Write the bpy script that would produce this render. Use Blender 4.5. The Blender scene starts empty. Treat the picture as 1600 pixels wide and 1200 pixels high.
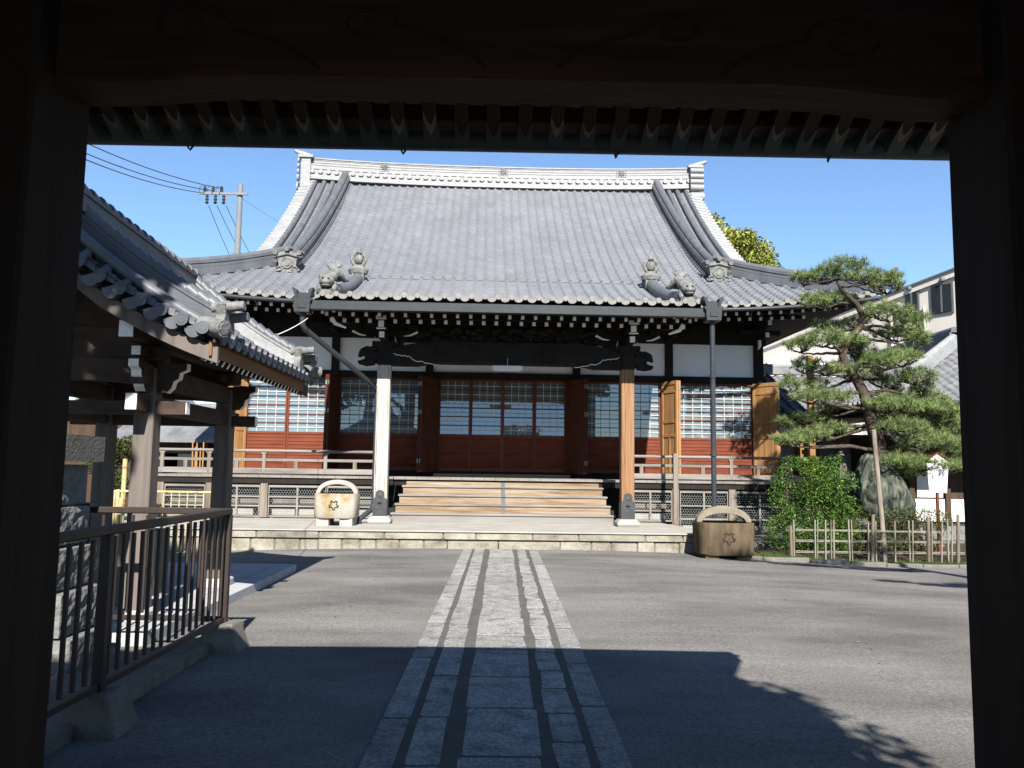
import bpy, math, random
import numpy as np
from mathutils import Vector, Matrix, noise as mnoise
R = math.radians
random.seed(7)
rng = np.random.default_rng(7)
SC = bpy.context.scene
COL = SC.collection

# ------------------------------------------------------------------ camera
FPX = 1280.0
PSI, THE, RHO = R(0.63), R(5.93), 0.0145
CAM = Vector((0, 0, 1.55))
fwd = Vector((math.sin(PSI)*math.cos(THE), math.cos(PSI)*math.cos(THE), math.sin(THE)))
r0 = Vector((math.cos(PSI), -math.sin(PSI), 0)); u0 = r0.cross(fwd)
rgt = r0*math.cos(RHO) + u0*math.sin(RHO); upv = u0*math.cos(RHO) - r0*math.sin(RHO)
cd = bpy.data.cameras.new('camera'); cam = bpy.data.objects.new('camera', cd); COL.objects.link(cam)
M = Matrix((rgt, upv, -fwd)).transposed().to_4x4(); M.translation = CAM
cam.matrix_world = M
cd.sensor_width = 36; cd.lens = 36*FPX/1600; cd.clip_start = 0.05; cd.clip_end = 2000
SC.camera = cam
def P(px, py, Y):
    "world point seen at a photo pixel, at depth Y"
    d = fwd*FPX + rgt*(px-800) - upv*(py-600)
    return CAM + d*(Y/d.y)

# ------------------------------------------------------------------ light
SUN_DIR = Vector((-0.125, 1.0, -0.80)).normalized()
w = bpy.data.worlds.new('World'); SC.world = w; w.use_nodes = True
nt = w.node_tree; bg = nt.nodes['Background']; sky = nt.nodes.new('ShaderNodeTexSky')
sky.sky_type = 'NISHITA'; sky.sun_disc = False
sky.sun_elevation = math.asin(-SUN_DIR.z)
sky.sun_rotation = math.atan2(-SUN_DIR.x, -SUN_DIR.y)
sky.air_density = 1.0; sky.dust_density = 0.0; sky.ozone_density = 5.0; sky.altitude = 100
hsv = nt.nodes.new('ShaderNodeHueSaturation'); hsv.inputs['Saturation'].default_value = 1.0
nt.links.new(sky.outputs[0], hsv.inputs['Color']); nt.links.new(hsv.outputs[0], bg.inputs[0]); bg.inputs[1].default_value = 0.064
sl = bpy.data.lights.new('sun', 'SUN'); sl.energy = 5.0; sl.angle = R(0.5); sl.color = (1, .955, .88)
so = bpy.data.objects.new('sun', sl); COL.objects.link(so)
so.rotation_euler = SUN_DIR.to_track_quat('-Z', 'Y').to_euler(); so.location = (3, -10, 20)
SC.view_settings.view_transform = 'Standard'; SC.view_settings.look = 'None'
SC.view_settings.exposure = 1.62; SC.view_settings.gamma = 1
SC.cycles.max_bounces = 8; SC.cycles.diffuse_bounces = 3; SC.cycles.glossy_bounces = 3

# ------------------------------------------------------------------ mesh builder
ORG = {}
class MB:
    def __init__(s): s.v = []; s.f = []
    def add(s, vs, fs):
        b = len(s.v); s.v.extend([tuple(v) for v in vs]); s.f.extend([tuple(b+i for i in f) for f in fs]); return s
    def box(s, x0, x1, y0, y1, z0, z1, rz=0, piv=None):
        vs = [Vector((x, y, z)) for z in (z0, z1) for y in (y0, y1) for x in (x0, x1)]
        if rz:
            c = Vector(piv) if piv else Vector(((x0+x1)/2, (y0+y1)/2, 0)); c.z = 0
            Q = Matrix.Rotation(rz, 3, 'Z'); vs = [Q @ (v-c)+c for v in vs]
        return s.add(vs, [(0,2,3,1),(4,5,7,6),(0,1,5,4),(2,6,7,3),(0,4,6,2),(1,3,7,5)])
    def bar(s, a, b, wd, ht, up=(0,0,1), w2=None, h2=None):
        "box beam from a to b"
        a = Vector(a); b = Vector(b); d = (b-a).normalized(); u = Vector(up)
        sd = d.cross(u); sd = sd.normalized() if sd.length > 1e-6 else Vector((1,0,0)); u = sd.cross(d).normalized()
        w2 = wd if w2 is None else w2; h2 = ht if h2 is None else h2
        vs = []
        for p, ww, hh in ((a, wd, ht), (b, w2, h2)):
            for i, j in ((-1,-1),(1,-1),(1,1),(-1,1)): vs.append(p + sd*i*ww/2 + u*j*hh/2)
        return s.add(vs, [(3,2,1,0),(4,5,6,7),(0,1,5,4),(1,2,6,5),(2,3,7,6),(3,0,4,7)])
    def tube(s, pts, r, n=10, cap=True):
        pts = [Vector(p) for p in pts]; m = len(pts)
        rs = r if isinstance(r, (list, tuple)) else [r]*m
        prev = None; vs = []
        for i, p in enumerate(pts):
            d = (pts[min(i+1, m-1)] - pts[max(i-1, 0)]).normalized()
            if prev is None:
                ref = Vector((0,0,1)) if abs(d.z) < .9 else Vector((1,0,0))
                x = d.cross(ref).normalized()
            else:
                x = (prev - d*prev.dot(d)).normalized()
            prev = x; y = d.cross(x)
            for k in range(n):
                a = 2*math.pi*k/n; vs.append(p + (x*math.cos(a)+y*math.sin(a))*rs[i])
        fs = [(i*n+k, i*n+(k+1)%n, (i+1)*n+(k+1)%n, (i+1)*n+k) for i in range(m-1) for k in range(n)]
        if cap: fs += [tuple(range(n-1,-1,-1)), tuple((m-1)*n+k for k in range(n))]
        return s.add(vs, fs)
    def prism(s, poly, o, ax, ay, az, depth):
        "poly 2d list laid in axes ax, ay from o, extruded along az by depth"
        o = Vector(o); ax = Vector(ax); ay = Vector(ay); az = Vector(az)
        n = len(poly); vs = [o+ax*p[0]+ay*p[1] for p in poly] + [o+ax*p[0]+ay*p[1]+az*depth for p in poly]
        fs = [tuple(range(n-1,-1,-1)), tuple(range(n, 2*n))] + [(i, (i+1)%n, n+(i+1)%n, n+i) for i in range(n)]
        return s.add(vs, fs)
    def lathe(s, prof, c, n=16, sx=1, sy=1):
        c = Vector(c); m = len(prof); vs = []
        for r, z in prof:
            for k in range(n):
                a = 2*math.pi*k/n; vs.append(c + Vector((r*sx*math.cos(a), r*sy*math.sin(a), z)))
        fs = [(i*n+k, i*n+(k+1)%n, (i+1)*n+(k+1)%n, (i+1)*n+k) for i in range(m-1) for k in range(n)]
        fs += [tuple(range(n-1,-1,-1)), tuple((m-1)*n+k for k in range(n))]
        return s.add(vs, fs)
    def ball(s, c, rx, ry=None, rz=None, n=12, m=8):
        ry = rx if ry is None else ry; rz = rx if rz is None else rz; c = Vector(c)
        vs = [c+Vector((0,0,-rz))]
        for i in range(1, m):
            t = -math.pi/2 + math.pi*i/m
            for k in range(n):
                a = 2*math.pi*k/n; vs.append(c+Vector((rx*math.cos(t)*math.cos(a), ry*math.cos(t)*math.sin(a), rz*math.sin(t))))
        vs.append(c+Vector((0,0,rz))); top = len(vs)-1
        fs = [(0, 1+(k+1)%n, 1+k) for k in range(n)]
        fs += [(1+i*n+k, 1+i*n+(k+1)%n, 1+(i+1)*n+(k+1)%n, 1+(i+1)*n+k) for i in range(m-2) for k in range(n)]
        b = 1+(m-2)*n; fs += [(b+k, b+(k+1)%n, top) for k in range(n)]
        return s.add(vs, fs)
    def build(s, name, mat, parent=None, org=None, smooth=None, bev=0, seg=1):
        o = Vector(org) if org is not None else (ORG.get(parent.name, Vector((0,0,0))) if parent else Vector((0,0,0)))
        me = bpy.data.meshes.new(name)
        a = np.array(s.v, dtype=float) - np.array(o)
        me.from_pydata(a.tolist(), [], s.f)
        ob = bpy.data.objects.new(name, me); COL.objects.link(ob)
        if mat: me.materials.append(mat)
        if smooth is not None:
            me.polygons.foreach_set('use_smooth', [True]*len(me.polygons)); me.set_sharp_from_angle(angle=R(smooth))
        if parent: ob.parent = parent; ORG[ob.name] = o
        elif org is not None: ob.location = o; ORG[ob.name] = o
        if bev:
            m = ob.modifiers.new('bevel', 'BEVEL'); m.width = bev; m.segments = seg; m.limit_method = 'ANGLE'; m.angle_limit = R(40)
        return ob
def thing(name, label, cat, loc=(0,0,0), rz=0, group=None, org=None):
    o = bpy.data.objects.new(name, None); COL.objects.link(o); o.empty_display_size = .2
    o.location = loc; o.rotation_euler = (0,0,rz); ORG[o.name] = Vector(org if org is not None else loc)
    return tag(o, label, cat, group)
def tag(o, label, cat, group=None):
    o['label'] = label; o['category'] = cat
    if group: o['group'] = group
    return o
def struct(o): o['kind'] = 'structure'; return o
def cp(o, loc, parent=None, rz=None):
    c = o.copy(); COL.objects.link(c); c.location = loc
    if parent: c.parent = parent
    if rz is not None: c.rotation_euler = (0,0,rz)
    for k in list(o.children):
        d = k.copy(); COL.objects.link(d); d.parent = c
    return c

# ------------------------------------------------------------------ materials
TONE = {'asphalt':1.0,'roof tile':.66,'ridge tile':.62,'kudari tile':.56,'eave tile end':.50,'pale basin stone':.40,'rusty':1,'path granite':.60,'path mortar':.50,'podium stone':.46,'podium cap':.50,'blackened timber':.9,'gate timber':.75,'gate post timber':.8,'gate rafter timber':.45,'gate eave boards':.72,
 'dark copper':.7,'white plaster':.95,'white rafter end':.95,'warm column timber':.33,'pale column timber':.5,'red brown door timber':.36,'door frame timber':.42,'grey blue gutter':.17,'dark pipe':.4,'lattice bars':.62,'white paint':.72,
 'folding door timber':.5,'step timber':.36,'shaded folding door timber':.21,'brown basin stone':.34,'basin handle stone':.42,'blue green rock':.27,'cream concrete':.86,'old concrete':.42,'rough stone':.30,'weathered rail timber':.46,'weathered post timber':.42,'weathered bamboo':.38,'grey plank':.44,'dark underfloor':.8,'post shoe bronze':.55,'pine needles':.74,'shrub leaves':.5,'yellow leaves':.6,'azalea leaves':.6,'tree leaves':.85,'insulator':1,'faded ink':.25,'frosted glass':.4,'dark window':.7}
def mat(name, cols, scale=(3,3,3), detail=6, rough=.7, bump=.0, bscale=None, spec=.3, pos=None, rnd=0, metal=0, island=0, dist=0, fine=0, fscale=60):
    """noise ramp over object coordinates; scale is per-axis (stretch for grain)"""
    kt = TONE.get(name, .52); cols = [tuple(min(1, v*kt) for v in c) for c in cols]
    m = bpy.data.materials.new(name); m.use_nodes = True; n = m.node_tree.nodes; L = m.node_tree.links
    b = n['Principled BSDF']; b.inputs['Roughness'].default_value = rough; b.inputs['Specular IOR Level'].default_value = spec*.45
    b.inputs['Metallic'].default_value = metal
    tc = n.new('ShaderNodeTexCoord'); mp = n.new('ShaderNodeMapping'); mp.inputs['Scale'].default_value = scale
    L.new(tc.outputs['Object'], mp.inputs[0])
    if rnd:
        oi = n.new('ShaderNodeObjectInfo'); mu = n.new('ShaderNodeMath'); mu.operation = 'MULTIPLY'; mu.inputs[1].default_value = 37
        L.new(oi.outputs['Random'], mu.inputs[0]); L.new(mu.outputs[0], mp.inputs['Location'])
    no = n.new('ShaderNodeTexNoise'); no.inputs['Scale'].default_value = 1; no.inputs['Detail'].default_value = detail
    no.inputs['Roughness'].default_value = .62; no.inputs['Distortion'].default_value = dist
    L.new(mp.outputs[0], no.inputs['Vector'])
    rp = n.new('ShaderNodeValToRGB'); e = rp.color_ramp.elements
    pos = pos or [.3 + .4*i/(len(cols)-1) for i in range(len(cols))] if len(cols) > 1 else [0]
    while len(e) < len(cols): e.new(.5)
    for i, c in enumerate(cols): e[i].position = pos[i]; e[i].color = (*c, 1)
    if len(cols) == 1: e[1].color = (*cols[0], 1)
    L.new(no.outputs[0], rp.inputs[0]); out = rp.outputs[0]
    if island:
        ge = n.new('ShaderNodeNewGeometry'); hs = n.new('ShaderNodeHueSaturation')
        mr = n.new('ShaderNodeMapRange'); mr.inputs['To Min'].default_value = 1-island; mr.inputs['To Max'].default_value = 1+island
        L.new(ge.outputs['Random Per Island'], mr.inputs[0]); L.new(mr.outputs[0], hs.inputs['Value']); L.new(out, hs.inputs['Color']); out = hs.outputs[0]
    fn = None
    if fine:
        fn = n.new('ShaderNodeTexNoise'); fn.inputs['Scale'].default_value = fscale; fn.inputs['Detail'].default_value = 3
        L.new(tc.outputs['Object'], fn.inputs['Vector'])
        mr = n.new('ShaderNodeMapRange'); mr.inputs['From Min'].default_value = .3; mr.inputs['From Max'].default_value = .7
        mr.inputs['To Min'].default_value = 1-fine; mr.inputs['To Max'].default_value = 1+fine
        hs = n.new('ShaderNodeHueSaturation'); L.new(fn.outputs[0], mr.inputs[0]); L.new(mr.outputs[0], hs.inputs['Value']); L.new(out, hs.inputs['Color']); out = hs.outputs[0]
    L.new(out, b.inputs['Base Color'])
    if bump:
        bn = n.new('ShaderNodeBump'); bn.inputs['Strength'].default_value = bump; bn.inputs['Distance'].default_value = .02
        if bscale:
            n2 = n.new('ShaderNodeTexNoise'); n2.inputs['Scale'].default_value = bscale; n2.inputs['Detail'].default_value = 5
            L.new(tc.outputs['Object'], n2.inputs['Vector']); L.new(n2.outputs[0], bn.inputs['Height'])
        else: L.new(no.outputs[0], bn.inputs['Height'])
        L.new(bn.outputs[0], b.inputs['Normal'])
    return m
GV = (9, 9, .7); GX = (.7, 9, 9); GY = (9, .7, 9)
m_asph = mat('asphalt', [(.085,.08,.075),(.12,.114,.108),(.155,.148,.14)], (.35,.8,.5), 12, .9, .6, 110, .2, fine=.30, fscale=42, pos=[.36,.5,.66])
m_stone = mat('path granite', [(.17,.167,.163),(.30,.295,.282),(.385,.377,.36)], (5,5,5), 10, .85, .5, 60, .25, island=.15, fine=.42, fscale=48, pos=[.33,.47,.7])
m_mortar = mat('path mortar', [(.11,.108,.094),(.165,.162,.145)], (6,6,6), 6, .95, .3, 60)
m_pod = mat('podium stone', [(.17,.14,.105),(.38,.35,.28),(.52,.48,.40)], (2.2,2.2,3.2), 9, .9, .5, 22, .2, pos=[.28,.46,.64], island=.16, fine=.15, fscale=35)
m_podcap = mat('podium cap', [(.42,.40,.36),(.55,.53,.48)], (2,2,2), 6, .9, .2, 40)
m_tile = mat('roof tile', [(.142,.149,.166),(.163,.171,.19),(.182,.19,.21)], (.9,.9,.9), 7, .46, .08, 20, .5, fine=.09, fscale=7)
m_tileL = mat('ridge tile', [(.27,.272,.275),(.36,.362,.365)], (2.5,2.5,9), 6, .5, .15, 25, .5, fine=.12, fscale=18)
m_tileD = mat('kudari tile', [(.11,.117,.135),(.155,.163,.18)], (2.5,2.5,2.5), 6, .42, .12, 25, .5)
m_tileE = mat('eave tile end', [(.24,.235,.215),(.36,.35,.33)], (5,5,5), 6, .6, .3, 50, .4)
m_oni = mat('ornament tile', [(.11,.108,.10),(.23,.228,.218),(.31,.305,.295)], (9,9,9), 6, .6, .6, 30, .4)
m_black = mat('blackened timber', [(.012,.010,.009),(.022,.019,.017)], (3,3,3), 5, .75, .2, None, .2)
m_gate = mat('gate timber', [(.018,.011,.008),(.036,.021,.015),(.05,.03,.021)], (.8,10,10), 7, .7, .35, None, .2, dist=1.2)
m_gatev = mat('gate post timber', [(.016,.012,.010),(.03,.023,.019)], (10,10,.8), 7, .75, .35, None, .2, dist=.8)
m_gaterf = mat('gate rafter timber', [(.055,.035,.026),(.085,.052,.038)], (10,.8,10), 6, .75, .2)
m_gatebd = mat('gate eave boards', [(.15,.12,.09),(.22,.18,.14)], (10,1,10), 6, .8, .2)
m_copper = mat('dark copper', [(.035,.05,.055),(.06,.08,.085)], (8,8,8), 5, .5, .1, None, .4)
m_wgrey = mat('weathered rail timber', [(.19,.165,.145),(.34,.31,.28),(.44,.41,.38)], GX, 8, .85, .35, None, .2, fine=.1, fscale=40)
m_wgrv = mat('weathered post timber', [(.16,.12,.09),(.33,.27,.215),(.42,.38,.34)], GV, 8, .85, .35, None, .2)
m_colL = mat('pale column timber', [(.20,.14,.09),(.60,.54,.47),(.78,.73,.67)], (24,24,.7), 8, .8, .35, None, .2, dist=.6, pos=[.36,.46,.62])
m_colR = mat('warm column timber', [(.30,.12,.05),(.56,.31,.16),(.66,.45,.29)], (16,16,.5), 8, .8, .35, None, .2, dist=1.0)
m_step = mat('step timber', [(.26,.15,.08),(.52,.38,.245),(.70,.62,.52)], (.55,7,12), 8, .8, .4, None, .2, dist=1.6, rnd=1)
m_stepg = mat('grey plank', [(.30,.27,.25),(.42,.40,.38)], GX, 8, .85, .35)
m_metal = mat('grey strap metal', [(.13,.14,.15),(.19,.2,.21)], (6,6,6), 4, .5, .05, None, .5)
m_red = mat('red brown door timber', [(.17,.038,.018),(.28,.070,.034),(.36,.10,.05)], (.8,9,9), 6, .6, .2, None, .15)
m_redf = mat('door frame timber', [(.20,.048,.02),(.29,.08,.034)], (6,6,.8), 6, .5, .15, None, .35)
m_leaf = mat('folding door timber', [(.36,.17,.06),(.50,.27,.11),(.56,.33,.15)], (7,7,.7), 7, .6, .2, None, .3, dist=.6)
m_leaf_shade = mat('shaded folding door timber', [(.20,.062,.028),(.30,.10,.048)], (7,7,.7), 7, .6, .2, None, .3, dist=.6)  # same door timber, darkened so its colour carries the porch shade
m_white = mat('white paint', [(.72,.71,.68),(.8,.79,.76)], (6,6,6), 4, .8)
m_end = mat('white rafter end', [(.62,.6,.54),(.78,.76,.7)], (30,30,30), 3, .8, rnd=1)
m_latt = mat('lattice bars', [(.80,.74,.62),(.86,.80,.69)], (9,9,9), 3, .7)
m_plast = mat('white plaster', [(.66,.67,.68),(.76,.77,.78)], (1.5,1.5,1.5), 6, .9, .06, 60)
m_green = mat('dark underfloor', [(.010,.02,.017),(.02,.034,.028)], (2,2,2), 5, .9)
m_wire = mat('galvanised wire', [(.32,.34,.33),(.42,.44,.43)], (2,2,2), 3, .5, metal=.3)
m_gutter = mat('grey blue gutter', [(.105,.125,.145),(.15,.17,.19)], (1.2,4,6), 6, .42, .05, None, .5, fine=.1, fscale=9)
m_pipe = mat('dark pipe', [(.05,.06,.075),(.075,.085,.10)], (2,2,5), 4, .4, .05, None, .5)
m_shoe = mat('post shoe bronze', [(.055,.058,.062),(.085,.088,.092)], (9,9,9), 5, .5, .2, None, .4)
m_bas1 = mat('pale basin stone', [(.20,.17,.12),(.52,.37,.19),(.60,.54,.44),(.66,.63,.56)], (2.2,2.2,1.5), 7, .9, .35, 40, .2, pos=[.33,.43,.53,.65], fine=.12, fscale=70)
m_bas2 = mat('brown basin stone', [(.10,.082,.055),(.20,.15,.095),(.30,.225,.15)], (5,5,1.6), 8, .9, .35, 40, .2, fine=.15, fscale=70)
m_bas2t = mat('basin handle stone', [(.30,.26,.19),(.42,.37,.28)], (5,5,5), 7, .9, .3, 40)
m_gran = mat('pale granite', [(.45,.46,.48),(.58,.59,.60)], (3,3,3), 6, .8, .1, 80, .3, fine=.12, fscale=150)
m_conc = mat('old concrete', [(.22,.205,.17),(.34,.32,.28)], (4,4,4), 8, .92, .5, 45, .2, fine=.15, fscale=60)
m_rail = mat('brown painted steel', [(.048,.035,.03),(.065,.05,.043)], (4,4,4), 4, .5, .05, None, .4)
m_pwood = mat('pavilion timber', [(.11,.09,.078),(.19,.16,.14),(.24,.205,.185)], GV, 7, .82, .3)
m_pbeam = mat('pavilion beam timber', [(.06,.042,.032),(.115,.08,.06)], (4,4,8), 7, .82, .3)
m_porange = mat('pavilion fascia timber', [(.22,.105,.045),(.32,.17,.08)], (8,.8,8), 6, .7, .2)
m_rock = mat('blue green rock', [(.03,.04,.032),(.17,.20,.155),(.36,.36,.28)], (5.5,5.5,1.6), 9, .85, 1.0, 9, .3, dist=2.0, pos=[.36,.5,.62])
m_rough = mat('rough stone', [(.25,.25,.24),(.42,.42,.40),(.5,.5,.48)], (6,6,6), 9, .9, .9, 20, .2)
m_bark = mat('pine bark', [(.035,.027,.02),(.10,.078,.058),(.16,.13,.10)], (13,13,5), 9, .95, .9, 28, .1)
m_need = mat('pine needles', [(.07,.105,.04),(.135,.185,.06),(.23,.27,.10)], (2.6,2.6,2.6), 4, .6, 0, None, .3, island=.5)
m_bush = mat('shrub leaves', [(.055,.11,.02),(.085,.17,.028),(.13,.24,.035)], (2,2,2), 3, .42, 0, None, .4, island=.45)
m_yleaf = mat('yellow leaves', [(.5,.36,.03),(.62,.5,.06)], (3,3,3), 3, .5, 0, None, .3, island=.3)
m_azal = mat('azalea leaves', [(.04,.062,.018),(.075,.10,.028),(.11,.09,.035)], (3,3,3), 3, .6, 0, None, .3, island=.4)
m_tree = mat('tree leaves', [(.10,.135,.03),(.19,.21,.04),(.27,.25,.05)], (.8,.8,.8), 3, .6, 0, None, .3, island=.4)
m_grass = mat('grass blades', [(.06,.11,.02),(.11,.17,.035)], (3,3,3), 3, .6, 0, None, .2, island=.4)
m_bamboo = mat('weathered bamboo', [(.24,.20,.15),(.42,.38,.31),(.52,.49,.42)], (14,14,1.4), 6, .6, .15, None, .3, rnd=1)
m_yel = mat('yellow rusty paint', [(.34,.13,.05),(.62,.52,.24),(.70,.62,.33)], (9,9,9), 7, .6, .15, None, .3, pos=[.34,.43,.7])
m_cream = mat('cream concrete', [(.47,.43,.39),(.54,.50,.46)], (.5,.5,.25), 7, .9, .1, 20)
m_glassd = mat('dark window', [(.012,.015,.015),(.025,.03,.03)], (.5,.5,.5), 3, .25, 0, None, .5)
m_htile = mat('house tile', [(.16,.165,.175),(.22,.225,.235),(.28,.285,.295)], (1.5,1.5,1.5), 5, .5, .1, 20, .5, fine=.12, fscale=14)
m_house = mat('brown house timber', [(.06,.038,.025),(.11,.07,.045)], GV, 6, .8, .2)
m_horange = mat('honey window timber', [(.34,.17,.055),(.46,.25,.09)], GV, 6, .6, .15)
m_paper = mat('frosted glass', [(.40,.42,.44),(.50,.52,.54)], (2,2,2), 4, .3, 0, None, .4)
m_polec = mat('utility pole concrete', [(.24,.245,.25),(.30,.305,.31)], (3,3,1), 5, .9)
m_ins = mat('insulator', [(.03,.03,.03),(.05,.05,.05)], (3,3,3), 3, .3)
m_ink = mat('faded ink', [(.3,.29,.31),(.42,.41,.43)], (9,9,9), 3, .9)
m_soil = mat('soil', [(.05,.04,.028),(.09,.072,.05)], (5,5,5), 8, .95, .6, 30)
def per_tile(m, sx, sy, amt):
    "each tile of a roof a little lighter or darker than its neighbours"
    n = m.node_tree.nodes; L = m.node_tree.links; b = n['Principled BSDF']; src = b.inputs['Base Color'].links[0].from_socket
    tc = n.new('ShaderNodeTexCoord'); mp = n.new('ShaderNodeMapping'); mp.inputs['Scale'].default_value = (1/sx,1/sy,0)
    fl = n.new('ShaderNodeVectorMath'); fl.operation = 'FLOOR'; wn = n.new('ShaderNodeTexWhiteNoise'); wn.noise_dimensions = '2D'
    mr = n.new('ShaderNodeMapRange'); mr.inputs['To Min'].default_value = 1-amt; mr.inputs['To Max'].default_value = 1+amt
    hs = n.new('ShaderNodeHueSaturation')
    L.new(tc.outputs['Object'], mp.inputs[0]); L.new(mp.outputs[0], fl.inputs[0]); L.new(fl.outputs[0], wn.inputs[0]); L.new(wn.outputs[0], mr.inputs[0]); L.new(mr.outputs[0], hs.inputs['Value']); L.new(src, hs.inputs['Color']); L.new(hs.outputs[0], b.inputs['Base Color'])
per_tile(m_tile, .278, .195, .075); per_tile(m_htile, .28, .2, .15); per_tile(m_tileD, .24, .2, .10)
def glass_mat():
    m = bpy.data.materials.new('door glass'); m.use_nodes = True; n = m.node_tree.nodes; L = m.node_tree.links
    b = n['Principled BSDF']; b.inputs['Base Color'].default_value = (.075,.105,.125,1); b.inputs['Roughness'].default_value = .55
    g = n.new('ShaderNodeBsdfGlossy'); g.inputs['Roughness'].default_value = .01; g.inputs['Color'].default_value = (.9,.95,1,1)
    tc = n.new('ShaderNodeTexCoord'); no = n.new('ShaderNodeTexNoise'); no.inputs['Scale'].default_value = 1.3
    bp = n.new('ShaderNodeBump'); bp.inputs['Strength'].default_value = .05; bp.inputs['Distance'].default_value = .02
    L.new(tc.outputs['Object'], no.inputs['Vector']); L.new(no.outputs[0], bp.inputs['Height']); L.new(bp.outputs[0], g.inputs['Normal'])
    mx = n.new('ShaderNodeMixShader'); mx.inputs[0].default_value = .115
    L.new(b.outputs[0], mx.inputs[1]); L.new(g.outputs[0], mx.inputs[2]); L.new(mx.outputs[0], n['Material Output'].inputs[0])
    return m
m_glass = glass_mat()

# ------------------------------------------------------------------ helpers for roofs, leaves
def tprof(f):
    return .060*math.sin(math.pi*f/.36)**.8 if 0 < f < .36 else -.016*math.sin(math.pi*max(0,f-.36)/.64)
def tiled(mb, x0, pitch, ncol, vs, pos, keep, k=10, lift=.024, prof=tprof):
    """tiled slope: columns of width pitch from x0, courses between the values in vs (low to high);
    pos(x, v) -> point, keep(x, v) -> bool for a cell centre"""
    xs = []; hs = []
    for c in range(ncol):
        for i in range(k): xs.append(x0+(c+i/k)*pitch); hs.append(prof(i/k))
    xs.append(x0+ncol*pitch); hs.append(prof(0))
    rows = []
    for a, b in zip(vs[:-1], vs[1:]): rows.append((a, lift)); rows.append((b, 0.))
    nx = len(xs); idx = {}
    def vid(i, r):
        if (i, r) not in idx:
            p = pos(xs[i], rows[r][0]); idx[(i, r)] = len(mb.v); mb.v.append((p[0], p[1], p[2]+hs[i]+rows[r][1]))
        return idx[(i, r)]
    for r in range(len(rows)-1):
        vm = (rows[r][0]+rows[r+1][0])/2
        for i in range(nx-1):
            if keep((xs[i]+xs[i+1])/2, vm):
                mb.f.append((vid(i, r), vid(i+1, r), vid(i+1, r+1), vid(i, r+1)))
def stack(mb, path, hts, wids, up=(0,0,1), side=None):
    """a ridge of laid tiles: layered courses that follow a path, hts = layer tops, wids = widths"""
    z0 = 0
    for h, wd in zip(hts, wids):
        pts = [Vector(p) for p in path]; vs = []; m = len(pts)
        for i, p in enumerate(pts):
            d = pts[min(i+1,m-1)]-pts[max(i-1,0)]; d.normalize(); s = d.cross(Vector(up)); s.normalize()
            if side is not None: s = Vector(side)
            for a, zz in ((-1,z0),(1,z0),(1,h),(-1,h)): vs.append(p+s*a*wd/2+Vector((0,0,zz)))
        fs = [(4*i+k, 4*i+(k+1)%4, 4*i+4+(k+1)%4, 4*i+4+k) for i in range(m-1) for k in range(4)]
        fs += [(3,2,1,0), tuple(4*(m-1)+k for k in range(4))]
        mb.add(vs, fs); z0 = h-.004
def leaves(mb, pts, size, flat=.5, n=None):
    "one small two-triangle leaf per point"
    pts = np.asarray(pts); N = len(pts)
    d = rng.normal(size=(N,3)); d[:,2] *= flat; d /= np.linalg.norm(d,axis=1)[:,None]
    u = rng.normal(size=(N,3)); u[:,2] = np.abs(u[:,2])+.5; sd = np.cross(d,u); sd /= np.linalg.norm(sd,axis=1)[:,None]
    s = size*rng.uniform(.6,1.35,N)[:,None]
    a = pts - d*s*.5; b = pts + sd*s*.24; c = pts + d*s*.5; e = pts - sd*s*.24
    V = np.stack([a,b,c,e],1).reshape(-1,3); base = len(mb.v)
    mb.v.extend(map(tuple, V)); mb.f.extend([(base+4*i, base+4*i+1, base+4*i+2, base+4*i+3) for i in range(N)])
def blob_pts(c, rx, ry, rz, n, shell=.55):
    "points in an ellipsoid, denser near its surface"
    d = rng.normal(size=(n,3)); d /= np.linalg.norm(d,axis=1)[:,None]
    r = shell+(1-shell)*rng.random(n)**.7
    return np.array(c)+d*np.array([rx,ry,rz])*r[:,None]
# ================================================================== GROUND AND PATH
def gz(x): return -.0034*min(abs(x), 7)**2
g = MB(); xs = [-300,-60,-30,-15] + [-10+.5*i for i in range(41)] + [15,30,60,300]; ys = [-200,-60,-20,-8] + [-4+1.5*i for i in range(20)] + [30,40,60,100,400]
for y in ys:
    for x in xs: g.v.append((x, y, gz(x)))
nx = len(xs)
for j in range(len(ys)-1):
    for i in range(nx-1): g.f.append((j*nx+i, j*nx+i+1, (j+1)*nx+i+1, (j+1)*nx+i))
struct(g.build('ground', m_asph, smooth=60))
mo = MB(); mo.box(-.705, .705, .6, 16.12, -.05, .003); struct(mo.build('path', m_mortar))
st = MB()
def slabrow(xa, xb, y0, y1, lo, hi, jit, gap=.034, top=.0065):
    y = y0
    while y < y1-.05:
        ln = min(random.uniform(lo, hi), y1-y)
        if y1-y-ln < .25: ln = y1-y
        j = [random.uniform(-jit, jit) for _ in range(8)]
        a, b = y+gap, y+ln
        c = .018
        ring = [(xa+j[0]+c,a+j[4]*.5),(xb+j[1]-c,a+j[5]*.5),(xb+j[1],a+c+j[5]*.5),(xb+j[2],b-c),(xb+j[2]-c,b+j[6]*.3),(xa+j[3]+c,b+j[7]*.3),(xa+j[3],b-c),(xa+j[0],a+c+j[4]*.5)]
        t = top+random.uniform(-.001,.001)
        n = len(ring); cx = sum(p[0] for p in ring)/n; cy = sum(p[1] for p in ring)/n
        vs = [(p[0],p[1],-.04) for p in ring]+[(p[0],p[1],t-.003) for p in ring]+[(cx+(p[0]-cx)*.985,cy+(p[1]-cy)*.985,t) for p in ring]
        fs = [(i,(i+1)%n,n+(i+1)%n,n+i) for i in range(n)]+[(n+i,n+(i+1)%n,2*n+(i+1)%n,2*n+i) for i in range(n)]+[tuple(range(2*n,3*n))]
        st.add(vs, fs); y += ln
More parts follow.
